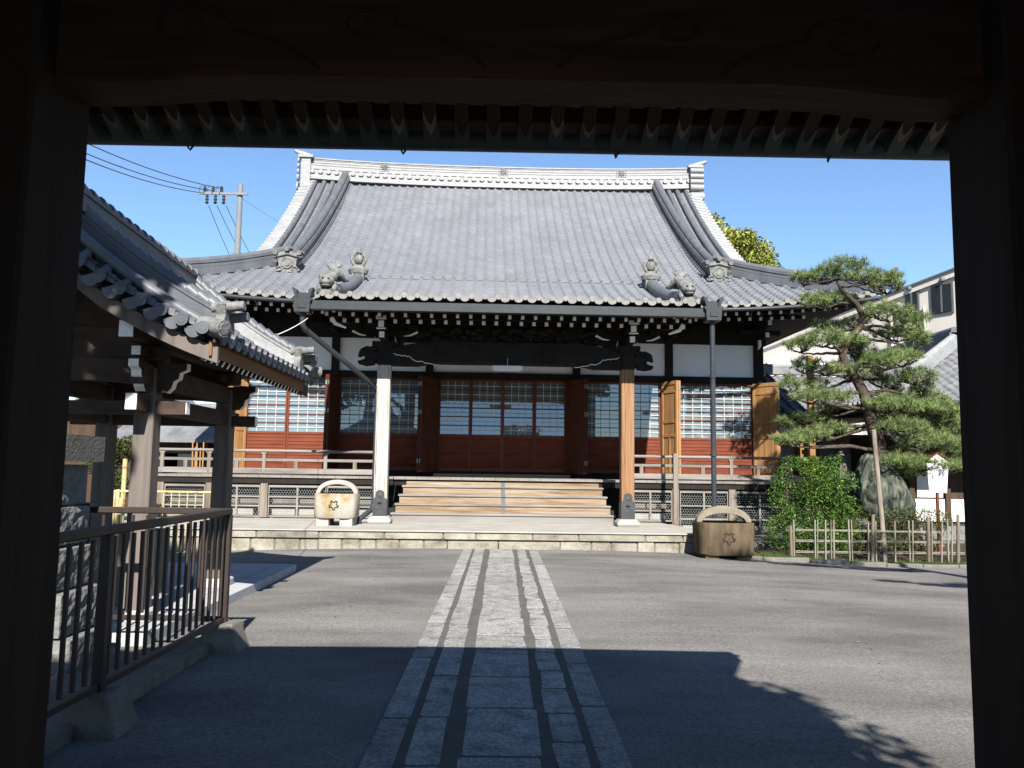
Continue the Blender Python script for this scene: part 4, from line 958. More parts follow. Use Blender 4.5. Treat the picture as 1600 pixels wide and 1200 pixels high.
for yk, yd in ((Y0+.40,-1),(Y1-.40,1)):
    for sg in (1,-1):
        X = lambda v: PEX-v if sg > 0 else 2*PRX-PEX+v
        pth = [(X(v), yk, pvz(v)+.01) for v in np.linspace(.08,1.56,14)]
        kd = MB(); stack(kd, pth, [.045,.09,.135,.18,.225,.25], [.24,.215,.205,.195,.185,.21]); kd.build('descending_ridge', m_tileD if yd < 0 else m_tileL, PV, smooth=35)  # far ridges take the paler tile: their sunlit look is in the colour
        kc = MB()
        for a, b in zip(pth[:-1], pth[1:]): kc.tube([(a[0],a[1],a[2]+.262),(b[0],b[1],b[2]+.285)],[.07,.078],10)
        kc.build('ridge_cap_tiles', m_tileD, PV, smooth=40)
        yv = yk+yd*.24; tb = [(X(v), yv, pvz(v)+.055) for v in np.linspace(.12,1.5,14)]
        MB().tube(tb, .062, 10).build('verge_roll', m_tileD, PV, smooth=40)
        a = Vector(pth[0]); on = MB(); sx = 1 if sg > 0 else -1
        on.prism([(-.15,-.03),(.15,-.03),(.17,.12),(.12,.2),(.15,.30),(0,.36),(-.15,.30),(-.12,.2),(-.17,.12)], (a.x+sx*.0,a.y,a.z+.0),(0,1,0),(0,0,1),(sx,0,0),.09)
        for q, dz in ((-.07,.27),(.07,.18)): on.tube([(a.x-sx*.06,a.y+q,a.z+dz),(a.x+sx*.26,a.y+q,a.z+dz+.03)],[.055,.05],10)
        on.build('ridge_ornament', m_oni, PV, smooth=40)
    # verge tiles: short rolls with round faces along the gable edge
    for sg in (1,-1):
        for k in range(7):
            v = .10+k*.205; p = pvpos(Y0 if yd<0 else Y1, v); xx = p[0] if sg > 0 else 2*PRX-p[0]
            y_ = Y0-.03 if yd < 0 else Y1+.03
            e = MB(); e.tube([(xx,y_,p[2]+.03),(xx,y_-yd*.30,p[2]+.03+.02+.18*min(1,v/1.2))], .052, 14); e.tube([(xx,y_+yd*.010,p[2]+.03),(xx,y_+yd*.004,p[2]+.03)], .040, 14)
            e.tube([(xx,y_+yd*.006,p[2]+.03),(xx,y_-yd*.01,p[2]+.03)], .064, 14)
            e.prism([(.105*math.cos(a)*.85, .10*math.sin(a)) for a in np.linspace(math.pi,2*math.pi,8)]+[(.09,.05),(-.09,.0)], (xx-(.10 if sg>0 else -.10),y_-yd*.035,p[2]+.035),(1,0,0),(0,0,1),(0,-yd,0),.2)
            e.build('verge_tile', m_tileD, PV, smooth=40)
        # corner roll with a round decorated end
    # barge boards
    for sg in (1,-1):
        pf = [(v, pvz(v)-.02-.20*min(1,v/1.2)-.035) for v in np.linspace(-.02,1.62,12)]; pf += [(v, z-.16) for v, z in pf[::-1]]
        yb = Y0+.08 if yd < 0 else Y1-.12
        b = MB(); b.prism([((PEX-v) if sg>0 else (2*PRX-PEX+v), z-.05) for v, z in pf], (0,yb,0),(1,0,0),(0,0,1),(0,1,0),.045); b.build('barge_board', m_pwood, PV, bev=.004)
ce = MB(); ce.tube([(PEX+.10,Y0+.0,PEZ+.06),(PEX-.16,Y0+.12,PEZ+.12)], .085, 16); ce.tube([(PEX+.108,Y0-.004,PEZ+.058),(PEX+.09,Y0+.004,PEZ+.063)], .06, 14); ce.build('corner_tile', m_oni, PV, smooth=40)
ce = MB(); ce.tube([(PEX-.12,Y1-.10,PEZ+.10),(PEX+.16,Y1+.05,PEZ+.10)], [.07,.08], 12); ce.tube([(PEX+.02,Y1-.25,PEZ+.12),(PEX+.10,Y1-.22,PEZ+.22),(PEX+.13,Y1-.21,PEZ+.32)], [.09,.07,.05], 8); ce.build('corner_tile', m_oni, PV, smooth=40)
# eave boards, rafters with white ends, purlins
for sg in (1,-1):
    X = lambda v: PEX-v if sg > 0 else 2*PRX-PEX+v
    MB().box(min(X(.03),X(.06)),max(X(.03),X(.06)),Y0+.05,Y1-.05,PEZ-.20,PEZ-.055).build('eave_board', m_porange, PV, bev=.004)
    MB().box(min(X(.0),X(.02)),max(X(.0),X(.02)),Y0+.05,Y1-.05,PEZ-.07,PEZ-.03).build('tile_batten', m_pbeam, PV)
r_ = MB(); r_.bar((0,0,0),(-1.55,0,.86),.045,.075); rf0 = r_.build('rafter', m_pbeam, PV, org=(0,0,0))
e_ = MB(); e_.add([(-.012,-.023,-.036),(-.012,.023,-.036),(.025,.023,.034),(.025,-.023,.034)],[(0,1,2,3)]); ee = e_.build('painted_end', m_end, rf0, org=(0,0,0))
for k in range(25):
    loc = Vector((PEX-.10, Y0+.12+k*.161, PEZ-.21))-ORG[PV.name]
    if k == 0: rf0.location = loc
    else: cp(rf0, loc, PV)
for x in PX:
    MB().box(x-.075,x+.075,8.0,11.8,2.78,2.96).build('purlin', m_pbeam, PV, bev=.006)
    MB().box(x-.07,x+.07,7.992,7.999,2.79,2.95).build('painted_beam_end', m_end, PV)
    for y in PY:
        MB().box(x-.15,x+.15,y-.15,y+.15,2.62,2.78).build('bracket_block', m_pbeam, PV, bev=.02)
        MB().box(x-.05,x+.05,y-.36,y+.36,2.64,2.74).build('bracket_arm', m_pbeam, PV, bev=.01)
    MB().box(x-.045,x+.045,8.234,8.239,2.645,2.735).build('painted_beam_end', m_end, PV)
for yg in (8.62,10.95): MB().prism([(-5.3,2.96),(-3.7,2.96),(-4.42,3.72)], (0,yg,0),(1,0,0),(0,0,1),(0,1,0),.05).build('gable_board', m_pbeam, PV)
wb = thing('water_basin', 'grey stone water basin standing inside the pavilion', 'water basin', (-4.3,9.3,.075))
b = MB(); x0,x1,y0,y1,z0,z1 = -4.75,-3.9,8.75,9.85,.075,.80; t_ = .13
b.box(x0,x0+t_,y0,y1,z0,z1).box(x1-t_,x1,y0,y1,z0,z1).box(x0+t_,x1-t_,y0,y0+t_,z0,z1).box(x0+t_,x1-t_,y1-t_,y1,z0,z1).box(x0+t_,x1-t_,y0+t_,y1-t_,z0,z0+.45); b.build('trough', m_conc, wb, bev=.01)
MB().box(x0+t_,x1-t_,y0+t_,y1-t_,z0+.46,z0+.62).build('water', m_glassd, wb)

# ================================================================== RAILING, STONES, LEFT COURT
RL = thing('steel_railing', 'brown steel railing turning a corner in front of the pavilion', 'railing', (-2.38,7.25,0))
zt, zb = 1.165, .235; ax, ay = -2.375, 7.25
m = MB(); m.box(ax-.03,ax+.03,3.4,ay+.03,zt-.045,zt+.01); m.build('top_rail', m_rail, RL, bev=.008)
m = MB(); m.box(-4.4,ax-.031,ay-.03,ay+.03,zt-.045,zt+.009); m.build('top_rail', m_rail, RL, bev=.008)
m = MB(); m.box(ax-.02,ax+.02,3.4,ay,zb-.02,zb+.02); m.build('bottom_rail', m_rail, RL, bev=.004)
m = MB(); m.box(-4.4,ax-.021,ay-.02,ay+.02,zb-.021,zb+.019); m.build('bottom_rail', m_rail, RL, bev=.004)
for y in (ay,5.05): MB().box(ax-.032,ax+.032,y-.032,y+.032,.10,zt-.046).build('post', m_rail, RL, bev=.005)
MB().box(-4.35,-4.29,ay-.03,ay+.03,.0,zt-.046).build('post', m_rail, RL, bev=.005)
bar0 = MB().box(-.011,.011,-.011,.011,-.5*(zt-zb)+.04,.5*(zt-zb)-.06).build('baluster', m_rail, RL, org=(0,0,0))
pos = [(ax,y) for y in np.arange(3.55,7.2,.133) if abs(y-5.05) > .06]+[(x,ay) for x in np.arange(-4.2,-2.45,.125)]
for i, (x, y) in enumerate(pos):
    loc = Vector((x,y,(zt+zb)/2))-ORG[RL.name]
    if i == 0: bar0.location = loc
    else: cp(bar0, loc, RL)
for i, (y, lb) in enumerate(((7.22,'sunlit rough concrete footing block under the railing corner'),(5.03,'shaded rough concrete footing block under the middle of the railing'))):
    f = MB(); f.bar((ax+.03,y,-.05),(ax+.0,y,.205),.36,.34,up=(0,1,0),w2=.25,h2=.25); tag(f.build('footing_block', m_conc, org=(ax,y,0), bev=.022, seg=2), lb, 'footing', 'railing footing blocks')
kb = MB()
y = 3.2
while y < 7.9:
    ln = random.uniform(.55,.8); kb.box(-2.62,-2.42,y,y+ln-.012,-.06,.07+random.uniform(-.008,.008)); y += ln
struct(kb.build('kerb_strip', m_conc, bev=.012))
SP = thing('stone_pillar', 'rough grey stacked stone pillar beside the left gate post', 'stone pillar', (-3.7,6.8,0))
for (xr_, ya, yb, dz) in ((165,683,722,0),(138,726,786,0),(141,790,845,0),(151,850,908,.0),(163,912,972,0),(176,976,1045,0)):
    a = P(xr_, ya, 7.13); b_ = P(xr_, yb, 7.13); f = MB(); n_ = 9; x1_ = a.x; x0_ = x1_-.62; z1_, z0_ = a.z, b_.z
    # rough faced block: displaced front and side grid
    vs = []; 
    for face in (0, 1):
        base = len(f.v); n_u, n_v = 14, 8
        for j in range(n_v+1):
            for i in range(n_u+1):
                u_, v_ = i/n_u, j/n_v; edge = min(u_,1-u_,v_,1-v_); d_ = (random.uniform(-.002,.028) if edge > 0 and ya > 700 else 0)
                if face == 0: f.v.append((x0_+(x1_-x0_)*u_, 6.45-d_, z0_+(z1_-z0_)*v_))
                else: f.v.append((x1_+d_*(.6 if edge > 0 else 0), 6.45+.68*u_, z0_+(z1_-z0_)*v_))
        for j in range(n_v):
            for i in range(n_u): k_ = base+j*(n_u+1)+i; f.f.append((k_,k_+1,k_+n_u+2,k_+n_u+1))
    f.add([(x0_,6.45,z1_),(x1_,6.45,z1_),(x1_,7.13,z1_),(x0_,7.13,z1_)],[(0,1,2,3)]); f.add([(x0_,6.45,z0_),(x0_,6.45,z1_),(x0_,7.13,z1_),(x0_,7.13,z0_)],[(0,1,2,3)])
    f.build('stone_block', m_rough if ya > 700 else m_conc, SP)
# yellow pipe barrier
YB = thing('pipe_barrier', 'rusty yellow pipe barrier behind the water pavilion', 'barrier', (-5.9,15.6,0))
a, b_ = P(168, 767, 15.6), P(331, 769, 15.6); bt = P(250, 858, 15.6).z
fr = MB(); fr.tube([(a.x,15.6,bt-.12),(a.x,15.6,a.z),(b_.x,15.6,a.z),(b_.x,15.6,bt-.12)], .026, 10); fr.tube([(a.x,15.6,bt),(b_.x,15.6,bt)], .02, 8); fr.build('frame', m_yel, YB, smooth=50)
for k in range(1,13): x = a.x+(b_.x-a.x)*k/13; MB().tube([(x,15.6,bt),(x,15.6,a.z)], .011, 8).build('bar', m_yel, YB, smooth=50)
for k, (px, w_) in enumerate(((170,.075),(177,.085),(184,.06),(190,.07))):
    q = P(px, 770, 15.2); pl = MB(); pl.box(q.x-w_/2,q.x+w_/2,15.2,15.23,.02,q.z+random.uniform(-.12,.10))
    tag(pl.build('timber_plank', m_yel, org=(q.x,15.2,0), bev=.004), 'upright yellowed timber plank leaning against one end of the pipe barrier', 'plank', 'planks at the barrier')
q = P(196, 717, 16.2); yp_ = MB(); yp_.tube([(q.x,16.2,0),(q.x,16.2,q.z)], .045, 10); tag(yp_.build('marker_post', m_yel, org=(q.x,16.2,0), smooth=50), 'single tall yellow post beside the clipped shrub', 'post')
# clipped tree on the left
CT = thing('clipped_shrub', 'cloud clipped garden shrub behind the yellow barrier', 'shrub', (P(195,800,17.5).x,17.5,0))
lf = MB()
for px, py, rx, rz in ((192,700,.36,.22),(203,694,.28,.2),(182,716,.25,.16),(178,735,.28,.2),(186,752,.25,.17),(176,768,.3,.2),(172,695,.3,.2),(160,720,.4,.3)):
    q = P(px,py,17.5); leaves(lf, blob_pts((q.x,17.5+random.uniform(-.1,.1),q.z), rx, rx, rz, 1100, .7), .05)
lf.build('foliage', m_azal, CT)
tk = MB(); q = P(182,740,17.5); tk.tube([(q.x,17.5,0),(q.x+.05,17.5,.8),(q.x-.05,17.5,1.5),(q.x+.1,17.5,2.0)], [.06,.05,.04,.02], 8); tk.build('stem', m_bark, CT, smooth=60)
# small houses behind on the left
def house(name, label, x0, x1, y0, y1, zw, zr_, mw, mr, ridge='x', ov=.5, win=()):
    t = thing(name, label, 'house', ((x0+x1)/2,(y0+y1)/2,0))
    MB().box(x0,x1,y0,y1,0,zw).build('wall', mw, t)
    r = MB()
    if ridge == 'x':
        ym_ = (y0+y1)/2; sl = (zr_-zw)/(ym_-y0)
        pr = [(y0-ov,zw-ov*sl),(ym_,zr_),(y1+ov,zw-ov*sl),(y1+ov,zw-ov*sl-.1),(ym_,zr_-.1),(y0-ov,zw-ov*sl-.1)]
        r.prism(pr,(x0-ov,0,0),(0,1,0),(0,0,1),(1,0,0),x1-x0+2*ov)
    else:
        xm_ = (x0+x1)/2; sl = (zr_-zw)/(xm_-x0)
        pr = [(x0-ov,zw-ov*sl),(xm_,zr_),(x1+ov,zw-ov*sl),(x1+ov,zw-ov*sl-.1),(xm_,zr_-.1),(x0-ov,zw-ov*sl-.1)]
        r.prism(pr,(0,y0-ov,0),(1,0,0),(0,0,1),(0,1,0),y1-y0+2*ov)
    r.build('roof', mr, t)
    if ridge == 'x': MB().tube([(x0-ov,(y0+y1)/2,zr_+.05),(x1+ov,(y0+y1)/2,zr_+.05)],.12,8).build('ridge_cap', mr, t, smooth=50)
    for a,b,c_,d_ in win:
        f = MB(); f.box(a-.05,b+.05,y0-.04,y0-.002,c_-.05,d_+.05); w_ = f.build('window', m_house, t); MB().box(a,b,y0-.046,y0-.041,c_,d_).build('pane', m_glassd, w_)
    return t
q0, q1 = P(212,700,27), P(333,700,27)
house('small_house', 'low dark timber house with grey roof beyond the end of the veranda', q0.x, q1.x, 26.5, 31, 2.55, 3.5, m_house, m_htile, 'x', .5, ((q0.x+.6,q0.x+1.6,1.0,1.9),(q1.x-1.4,q1.x-.4,1.1,2.0)))
q0, q1 = P(120,690,33), P(260,690,33)
house('gabled_house', 'dark boarded house with gable roof far behind the pavilion', q0.x-1, q1.x, 33, 40, 3.2, 5.0, m_house, m_htile, 'y', .5, ((q0.x+.5,q0.x+1.7,1.2,2.2),))
for k in range(5):
    a = P(303+k*3.5, 734, 21.5); b_ = P(300+k*4.5+random.uniform(-2,2), 694+random.uniform(-4,8), 22.6)
    p = MB(); p.tube([(a.x,21.5,.0),(b_.x,22.6,b_.z)], .018, 8); tag(p.build('bamboo_pole', m_horange, org=(a.x,21.5,0), smooth=60), 'honey coloured pole leaning in a bundle beyond the veranda rail', 'pole', 'leaning bamboo poles')

# ================================================================== UTILITY POLE AND LINES
UPY = 31.0; UX = P(371,390,UPY).x; UZ = P(372,288,UPY).z
UP = thing('utility_pole', 'grey concrete utility pole with one crossarm rising behind the hip of the hall roof', 'utility pole', (UX,UPY,0))
MB().tube([(UX,UPY,0),(UX,UPY,UZ)], [.17,.095], 14).build('pole', m_polec, UP, smooth=50)
za = P(345,304,UPY).z; xa, xb = P(312,303,UPY).x, P(389,303,UPY).x
MB().box(xa,xb,UPY-.16,UPY-.10,za-.045,za+.045).build('crossarm', m_polec, UP)
ins = []
for px in (322,335,348):
    x = P(px,300,UPY).x; i_ = MB(); i_.lathe([(.05,.0),(.07,.06),(.04,.09),(.07,.13),(.04,.16),(.06,.2),(.02,.24)],(x,UPY-.13,za+.05),10); i_.build('insulator', m_ins, UP, smooth=50)
    j = MB(); j.lathe([(.03,0),(.075,.05),(.04,.12),(.075,.18),(.04,.25),(.07,.31),(.02,.36)],(x+.1,UPY-.13,za-.42),10); j.build('insulator', m_ins, UP, smooth=50)
    k_ = MB(); k_.tube([(x-.02,UPY-.13,za+.24),(x-.14,UPY-.13,za+.30),(x-.22,UPY-.13,za+.18),(x-.2,UPY-.13,za)],.012,6); k_.build('jumper_wire', m_ins, UP, smooth=50); ins.append(x)
st_ = MB(); st_.tube([(P(349,318,UPY).x,UPY-.13,za),(UX,UPY,za-.9)],.02,6); st_.build('brace', m_polec, UP)
for k in range(7): z = 7.6+k*.42; MB().tube([(UX-.24*(k%2),UPY-.0,z),(UX+.24*((k+1)%2)+.0,UPY,z)],.012,6).build('step_bolt', m_polec, UP)
def cable(name, a, b, sag, label, r=.016, n=14, group=None):
    pts = [a.lerp(b,i/n)-Vector((0,0,sag*4*(i/n)*(1-i/n))) for i in range(n+1)]
    return tag(MB().tube(pts, r, 6).build(name, m_ins, org=a, smooth=60), label, 'cable', group)
for k, (py, x) in enumerate(((205,ins[2]),(224,ins[1]),(234,ins[0]))):
    e = P(60, py-18, 22); cable('power_cable', Vector((x,UPY-.13,za+.2-.1*k)), e, .25, ('topmost of the three power cables strung from the crossarm insulators','middle of the three power cables strung from the crossarm insulators','lowest of the three power cables strung from the crossarm insulators')[k], group='power cables to the left')
for k, (p0, p1) in enumerate(((326,358),(339,378),(353,392))):
    a = P(p0,321,UPY-.13); b_ = P(p1+6,410,UPY+6); cable('drop_cable', a, b_, .05, ('slanting cable hanging from the outermost crossarm insulator','middle slanting cable hanging from the crossarm','slanting cable hanging from the insulator beside the crossarm brace')[k], .014, group='cables dropping behind the roof')
cable('guy_wire', P(378,310,UPY), P(440,350,UPY+14), .02, 'thin wire running from the utility pole toward the great roof', .009)
a = Vector(((PEX-.45)*KP,(Y1-.35)*KP,1.55+(pvz(.45)+.30-1.55)*KP)); b_ = P(481,497,16.55)
cable('white_cord', a, b_, .03, 'white cord stretched from the pavilion roof to the hall gutter hopper', .007).data.materials[0] = m_white
# ================================================================== RIGHT SIDE: HOUSES
RH = thing('reception_house', 'traditional tiled house with honey coloured window frames behind the pine', 'house', (10,22,0))
# wing A: faces the court
ya, za_ = 23.4, 3.22; xA0, xA1 = 7.35, 10.2
MB().box(xA0,xA1,ya+.9,ya+6,0,.42).build('footing', m_conc, RH)
MB().box(xA0,xA1,ya+.95,ya+6,.42,3.3).build('wall', m_house, RH)
MB().box(xA0+.1,xA1,ya+.90,ya+.95,2.78,3.12).build('plaster_band', m_plast, RH); MB().box(xA0+.1,xA1,ya+.9,ya+.95,.50,1.15).build('plaster_band', m_plast, RH)
x = xA0+.1
for k in range(6):
    xa, xb = x, x+.62; f = MB(); f.box(xa,xa+.05,ya+.86,ya+.92,1.16,2.72).box(xb-.05,xb,ya+.86,ya+.92,1.16,2.72).box(xa+.05,xb-.05,ya+.865,ya+.915,1.16,1.24).box(xa+.05,xb-.05,ya+.865,ya+.915,2.64,2.72).box(xa+.05,xb-.05,ya+.865,ya+.915,1.92,1.97)
    w_ = f.build('window', m_horange, RH); MB().box(xa+.05,xb-.05,ya+.885,ya+.895,1.25,1.92).build('pane', m_glassd, w_); MB().box(xa+.05,xb-.05,ya+.885,ya+.895,1.97,2.64).build('frosted_pane', m_paper, w_)
    x += .64
for x_ in (8.75,9.9): MB().box(x_-.07,x_+.07,ya+.4,ya+.54,.1,3.1).build('porch_post', m_horange, RH, bev=.004)
def tslope(name, par, x0, x1, eave, ridge, pitch=.28, keep=None, mt=None, axis='x', lift=.03):
    "eave=(y,z) ridge=(y,z), slope facing the court, columns along x"
    n_ = max(2,int(abs(x1-x0)/pitch)); L_ = math.hypot(ridge[0]-eave[0], ridge[1]-eave[1]); nv = max(2,int(L_/.24))
    vs = [i/nv for i in range(nv+1)]; mb = MB()
    if axis == 'x': f = lambda x, v: (x, eave[0]+(ridge[0]-eave[0])*v, eave[1]+(ridge[1]-eave[1])*v)
    else: f = lambda x, v: (eave[0]+(ridge[0]-eave[0])*v, x, eave[1]+(ridge[1]-eave[1])*v)
    tiled(mb, x0, (x1-x0)/n_, n_, vs, f, keep or (lambda x, v: True), lift=lift)
    for c in range(n_):
        xx = x0+(c+.19)*(x1-x0)/n_; q = f(xx, 0)
        d = Vector((0,-.05,0)) if axis == 'x' else Vector((-.05 if ridge[0] > eave[0] else .05,0,0))
        if not keep or keep(xx, .01): mb.tube([Vector(q)+d+Vector((0,0,.03)), Vector(q)-d+Vector((0,0,.04))], .055, 10)
    return mb.build(name, mt or m_htile, par, smooth=40)
tslope('roof_tiles', RH, 6.9, 12.2, (ya,3.30), (ya+3.4,4.75))
MB().box(6.9,10.4,ya+.03,ya+1.0,3.16,3.22).build('soffit', m_house, RH); MB().tube([(6.9,ya-.05,3.25),(10.4,ya-.05,3.25)],.05,8).build('eave_gutter', m_gutter, RH, smooth=50)
MB().prism([(ya+.1,3.28),(ya+3.4,4.72),(ya+6.8,3.28)],(6.95,0,0),(0,1,0),(0,0,1),(1,0,0),5.2).build('roof_core', m_house, RH)
rg_ = [(x,ya+3.4,4.78) for x in np.linspace(6.85,12,8)]; k_ = MB(); stack(k_, rg_, [.08,.16,.24],[.34,.28,.24]); k_.tube([(p[0],p[1],p[2]+.26) for p in rg_],.1,8); k_.build('ridge', m_htile, RH, smooth=40)
# wing B: hipped roof nearer and to the right
XE, XR, YE, ZE, ZR = 8.95, 12.6, 18.9, 3.28, 5.15
tslope('roof_tiles', RH, XE, 16.2, (YE,ZE), (YE+XR-XE,ZR), keep=lambda x, v: x > XE+v*(XR-XE) and x < 16.25-v*(XR-XE))
tslope('roof_tiles', RH, YE, 30.0, (XE,ZE), (XR,ZR), keep=lambda y, v: y > YE+v*(XR-XE), axis='y')
hp = [(XE+(XR-XE)*t, YE+(XR-XE)*t, ZE+(ZR-ZE)*t) for t in np.linspace(.02,1,12)]; k_ = MB(); stack(k_, hp, [.08,.16,.24],[.36,.30,.26]); k_.tube([(p[0],p[1],p[2]+.26) for p in hp],.11,10); k_.build('hip_ridge', m_tileL, RH, smooth=40)
rg_ = [(XR,y,ZR) for y in np.linspace(YE+XR-XE-.1,30,8)]; k_ = MB(); stack(k_, rg_, [.1,.2,.3,.38],[.4,.34,.3,.32]); k_.tube([(p[0],p[1],p[2]+.42) for p in rg_],.12,10); k_.build('ridge', m_tileD, RH, smooth=40)
MB().tube([(XE,YE-.06,ZE-.04),(16.2,YE-.06,ZE-.04)],.05,8).build('eave_gutter', m_gutter, RH, smooth=50)
MB().box(XE+.1,16,YE+.06,YE+.9,ZE-.15,ZE-.08).build('soffit', m_house, RH)
bw = MB()
for k in range(22): bw.box(9.75+k*.2,9.75+k*.2+.19,YE+.86,YE+.90,2.55,3.14)
bw.build('board_wall', m_wgrv, RH)
# lower pent roof and white wall beneath
tslope('pent_roof_tiles', RH, 9.2, 16.0, (YE-.15,2.08),(YE+.86,2.56)); MB().box(9.2,16,YE-.1,YE+.86,1.94,2.0).build('pent_soffit', m_house, RH)
MB().box(9.75,16,YE+.9,YE+4,.35,2.56).build('wall', m_house, RH)
MB().box(9.95,11.75,YE+.84,YE+.89,.45,.98).build('plaster_band', m_white, RH); MB().box(10.0,10.62,YE+.84,YE+.89,1.02,1.62).build('plaster_panel', m_white, RH)
for x_ in (9.85,10.72,11.80): MB().box(x_-.06,x_+.06,YE+.78,YE+.84,.3,2.0).build('wall_post', m_house, RH)
MB().box(11.9,12.6,YE+.82,YE+.86,.4,1.0).build('wood_panel', m_horange, RH)
MB().box(9.6,16,YE+.6,YE+.95,-.2,.35).build('footing', m_rough, RH)
# roofed corridor toward the hall
CR = thing('roofed_corridor', 'low roofed timber corridor between the hall and the reception house', 'corridor', (7.9,25.2,0))
tslope('roof_tiles', CR, 6.6, 9.0, (24.6,2.95),(26.2,3.75), mt=m_tileD); MB().box(6.6,9.0,24.7,27.5,2.75,2.9).build('beam', m_house, CR); MB().box(6.9,9.0,25.2,25.3,.3,2.75).build('wall', m_house, CR)
w_ = MB().box(7.1,8.8,25.14,25.19,1.2,2.5).build('window', m_house, CR); MB().box(7.15,7.9,25.12,25.135,1.25,2.45).box(7.98,8.75,25.12,25.135,1.25,2.45).build('pane', m_paper, w_)
p = MB(); q = P(1266,600,19.9); p.box(q.x-.07,q.x+.07,19.83,19.97,-.1,P(1266,556,19.9).z); tag(p.build('tall_post', m_horange, org=(q.x,19.9,0), bev=.006), 'tall square timber post standing between the hall corner and the pine', 'post')
# concrete building
CBO = Vector((20,36.3,0)); CPH = R(32)
CB = thing('concrete_building', 'cream concrete building with dark windows rising beyond the pine and tiled house', 'building', CBO, CPH, org=CBO)
def wallt(px, py):   # distance along the long wall for a photo pixel, and height there
    d = P(px,py,1)-CAM; n = Vector((-math.cos(CPH),-math.sin(CPH),0)); k = (CBO-CAM).dot(n)/d.dot(n); q = CAM+d*k
    return 36.3+(q-CBO).dot(Vector((-math.sin(CPH),math.cos(CPH),0))), q.z
ta, zA = wallt(1490,421); tb_, zB = wallt(1400,456)
def ztop(t): return zA+(zB-zA)*(t-ta)/(tb_-ta)
t0_, t1_ = 28.0, 62.0
w_ = MB(); w_.prism([(t0_,0),(t1_,0),(t1_,ztop(t1_)-.35),(t0_,ztop(t0_)-.35)],(20,0,0),(0,1,0),(0,0,1),(1,0,0),12); w_.build('wall', m_cream, CB)
w_ = MB(); w_.prism([(t0_-.1,ztop(t0_)-.348),(t1_+.1,ztop(t1_)-.348),(t1_+.1,ztop(t1_)-.05),(t0_-.1,ztop(t0_)-.05)],(19.88,0,0),(0,1,0),(0,0,1),(1,0,0),12.2); w_.build('parapet', m_cream, CB)
w_ = MB(); w_.prism([(t0_-.15,ztop(t0_)-.049),(t1_+.15,ztop(t1_)-.049),(t1_+.15,ztop(t1_)+.03),(t0_-.15,ztop(t0_)+.03)],(19.80,0,0),(0,1,0),(0,0,1),(1,0,0),12.3); w_.build('coping', m_metal, CB)
for (xa_, xb_, ya_, yb_) in ((1457,1487,443,486),(1417,1434,457,490),(1330,1350,530,556)):
    a1, z1_ = wallt(xb_, ya_); a2, _q = wallt(xa_, ya_); _q, z0_ = wallt(xb_, yb_); f_ = MB().box(19.93,19.99,a1-.08,a2+.08,z0_-.08,z1_+.08).build('window', m_metal, CB); MB().box(19.90,19.925,a1,a2,z0_,z1_).build('pane', m_glassd, f_)
    m_ = (a1+a2)/2; MB().box(19.885,19.899,m_-.04,m_+.04,z0_,z1_).build('mullion', m_metal, f_)
for px in (1448,1396): a1, _q = wallt(px, 540); MB().tube([(19.9,a1,0),(19.9,a1,ztop(a1)-1.2)],.05,8).build('downpipe', m_white, CB, smooth=50)
for z in (7.0,4.0): MB().box(19.985,20.01,t0_,t1_,z-.015,z+.015).build('wall_joint', m_conc, CB)
for px in (1475,1424): a1, z1_ = wallt(px, 436 if px > 1450 else 450); MB().lathe([(.10,-.12),(.12,0),(.04,.1)],(19.84,a1,z1_),10).build('vent_cap', m_metal, CB, smooth=50)
LW = thing('pale_building', 'low cream building seen under the pine branches', 'building', (16,40,0))
MB().box(13.2,18.5,40,48,0,6.7).build('wall', m_cream, LW); MB().box(13.0,18.7,39.8,48.2,6.7,6.95).build('roof_slab', m_plast, LW)

# ================================================================== TREES
def tuft(mb, pts, up, n_need, ln, wd, spread_=1.0):
    pts = np.asarray(pts); N = len(pts)
    p = np.repeat(pts, n_need, 0); K = len(p)
    d = rng.normal(size=(K,3))*spread_; d += np.array(up); d /= np.linalg.norm(d,axis=1)[:,None]
    l = ln*rng.uniform(.7,1.15,K)[:,None]; s = np.cross(d, rng.normal(size=(K,3))); s /= np.linalg.norm(s,axis=1)[:,None]
    V = np.stack([p-s*wd, p+s*wd, p+d*l],1).reshape(-1,3); b = len(mb.v)
    mb.v.extend(map(tuple,V)); mb.f.extend([(b+3*i,b+3*i+1,b+3*i+2) for i in range(K)])
PN = thing('pine_tree', 'leaning cloud pruned pine with green needle pads behind the bamboo fence', 'pine', (P(1420,800,17.4).x,17.4,0))
PY_ = 17.4
tr_px = [(1428,838),(1412,790),(1392,748),(1376,705),(1364,668),(1357,640),(1350,615),(1338,592),(1322,572),(1316,552),(1326,530),(1344,512),(1348,494),(1338,474),(1322,460),(1312,448),(1306,436)]
tr = [P(x,y,PY_) for x,y in tr_px]; tr[0].z = -.15
rad = [.24,.19,.165,.15,.14,.125,.115,.10,.095,.09,.085,.08,.07,.055,.045,.035,.02]
tk = MB()
def limb(pts, r0_, r1_): 
    pts = [Vector(p) for p in pts]; n_ = len(pts)*3; out = []
    for i in range(n_+1):
        f = i/n_*(len(pts)-1); k = min(int(f), len(pts)-2); out.append(pts[k].lerp(pts[k+1], f-k)+Vector((random.gauss(0,.008),random.gauss(0,.008),random.gauss(0,.008))))
    tk.tube(out, [r0_+(r1_-r0_)*i/n_ for i in range(n_+1)], 9)
tk.tube(tr, rad, 12)
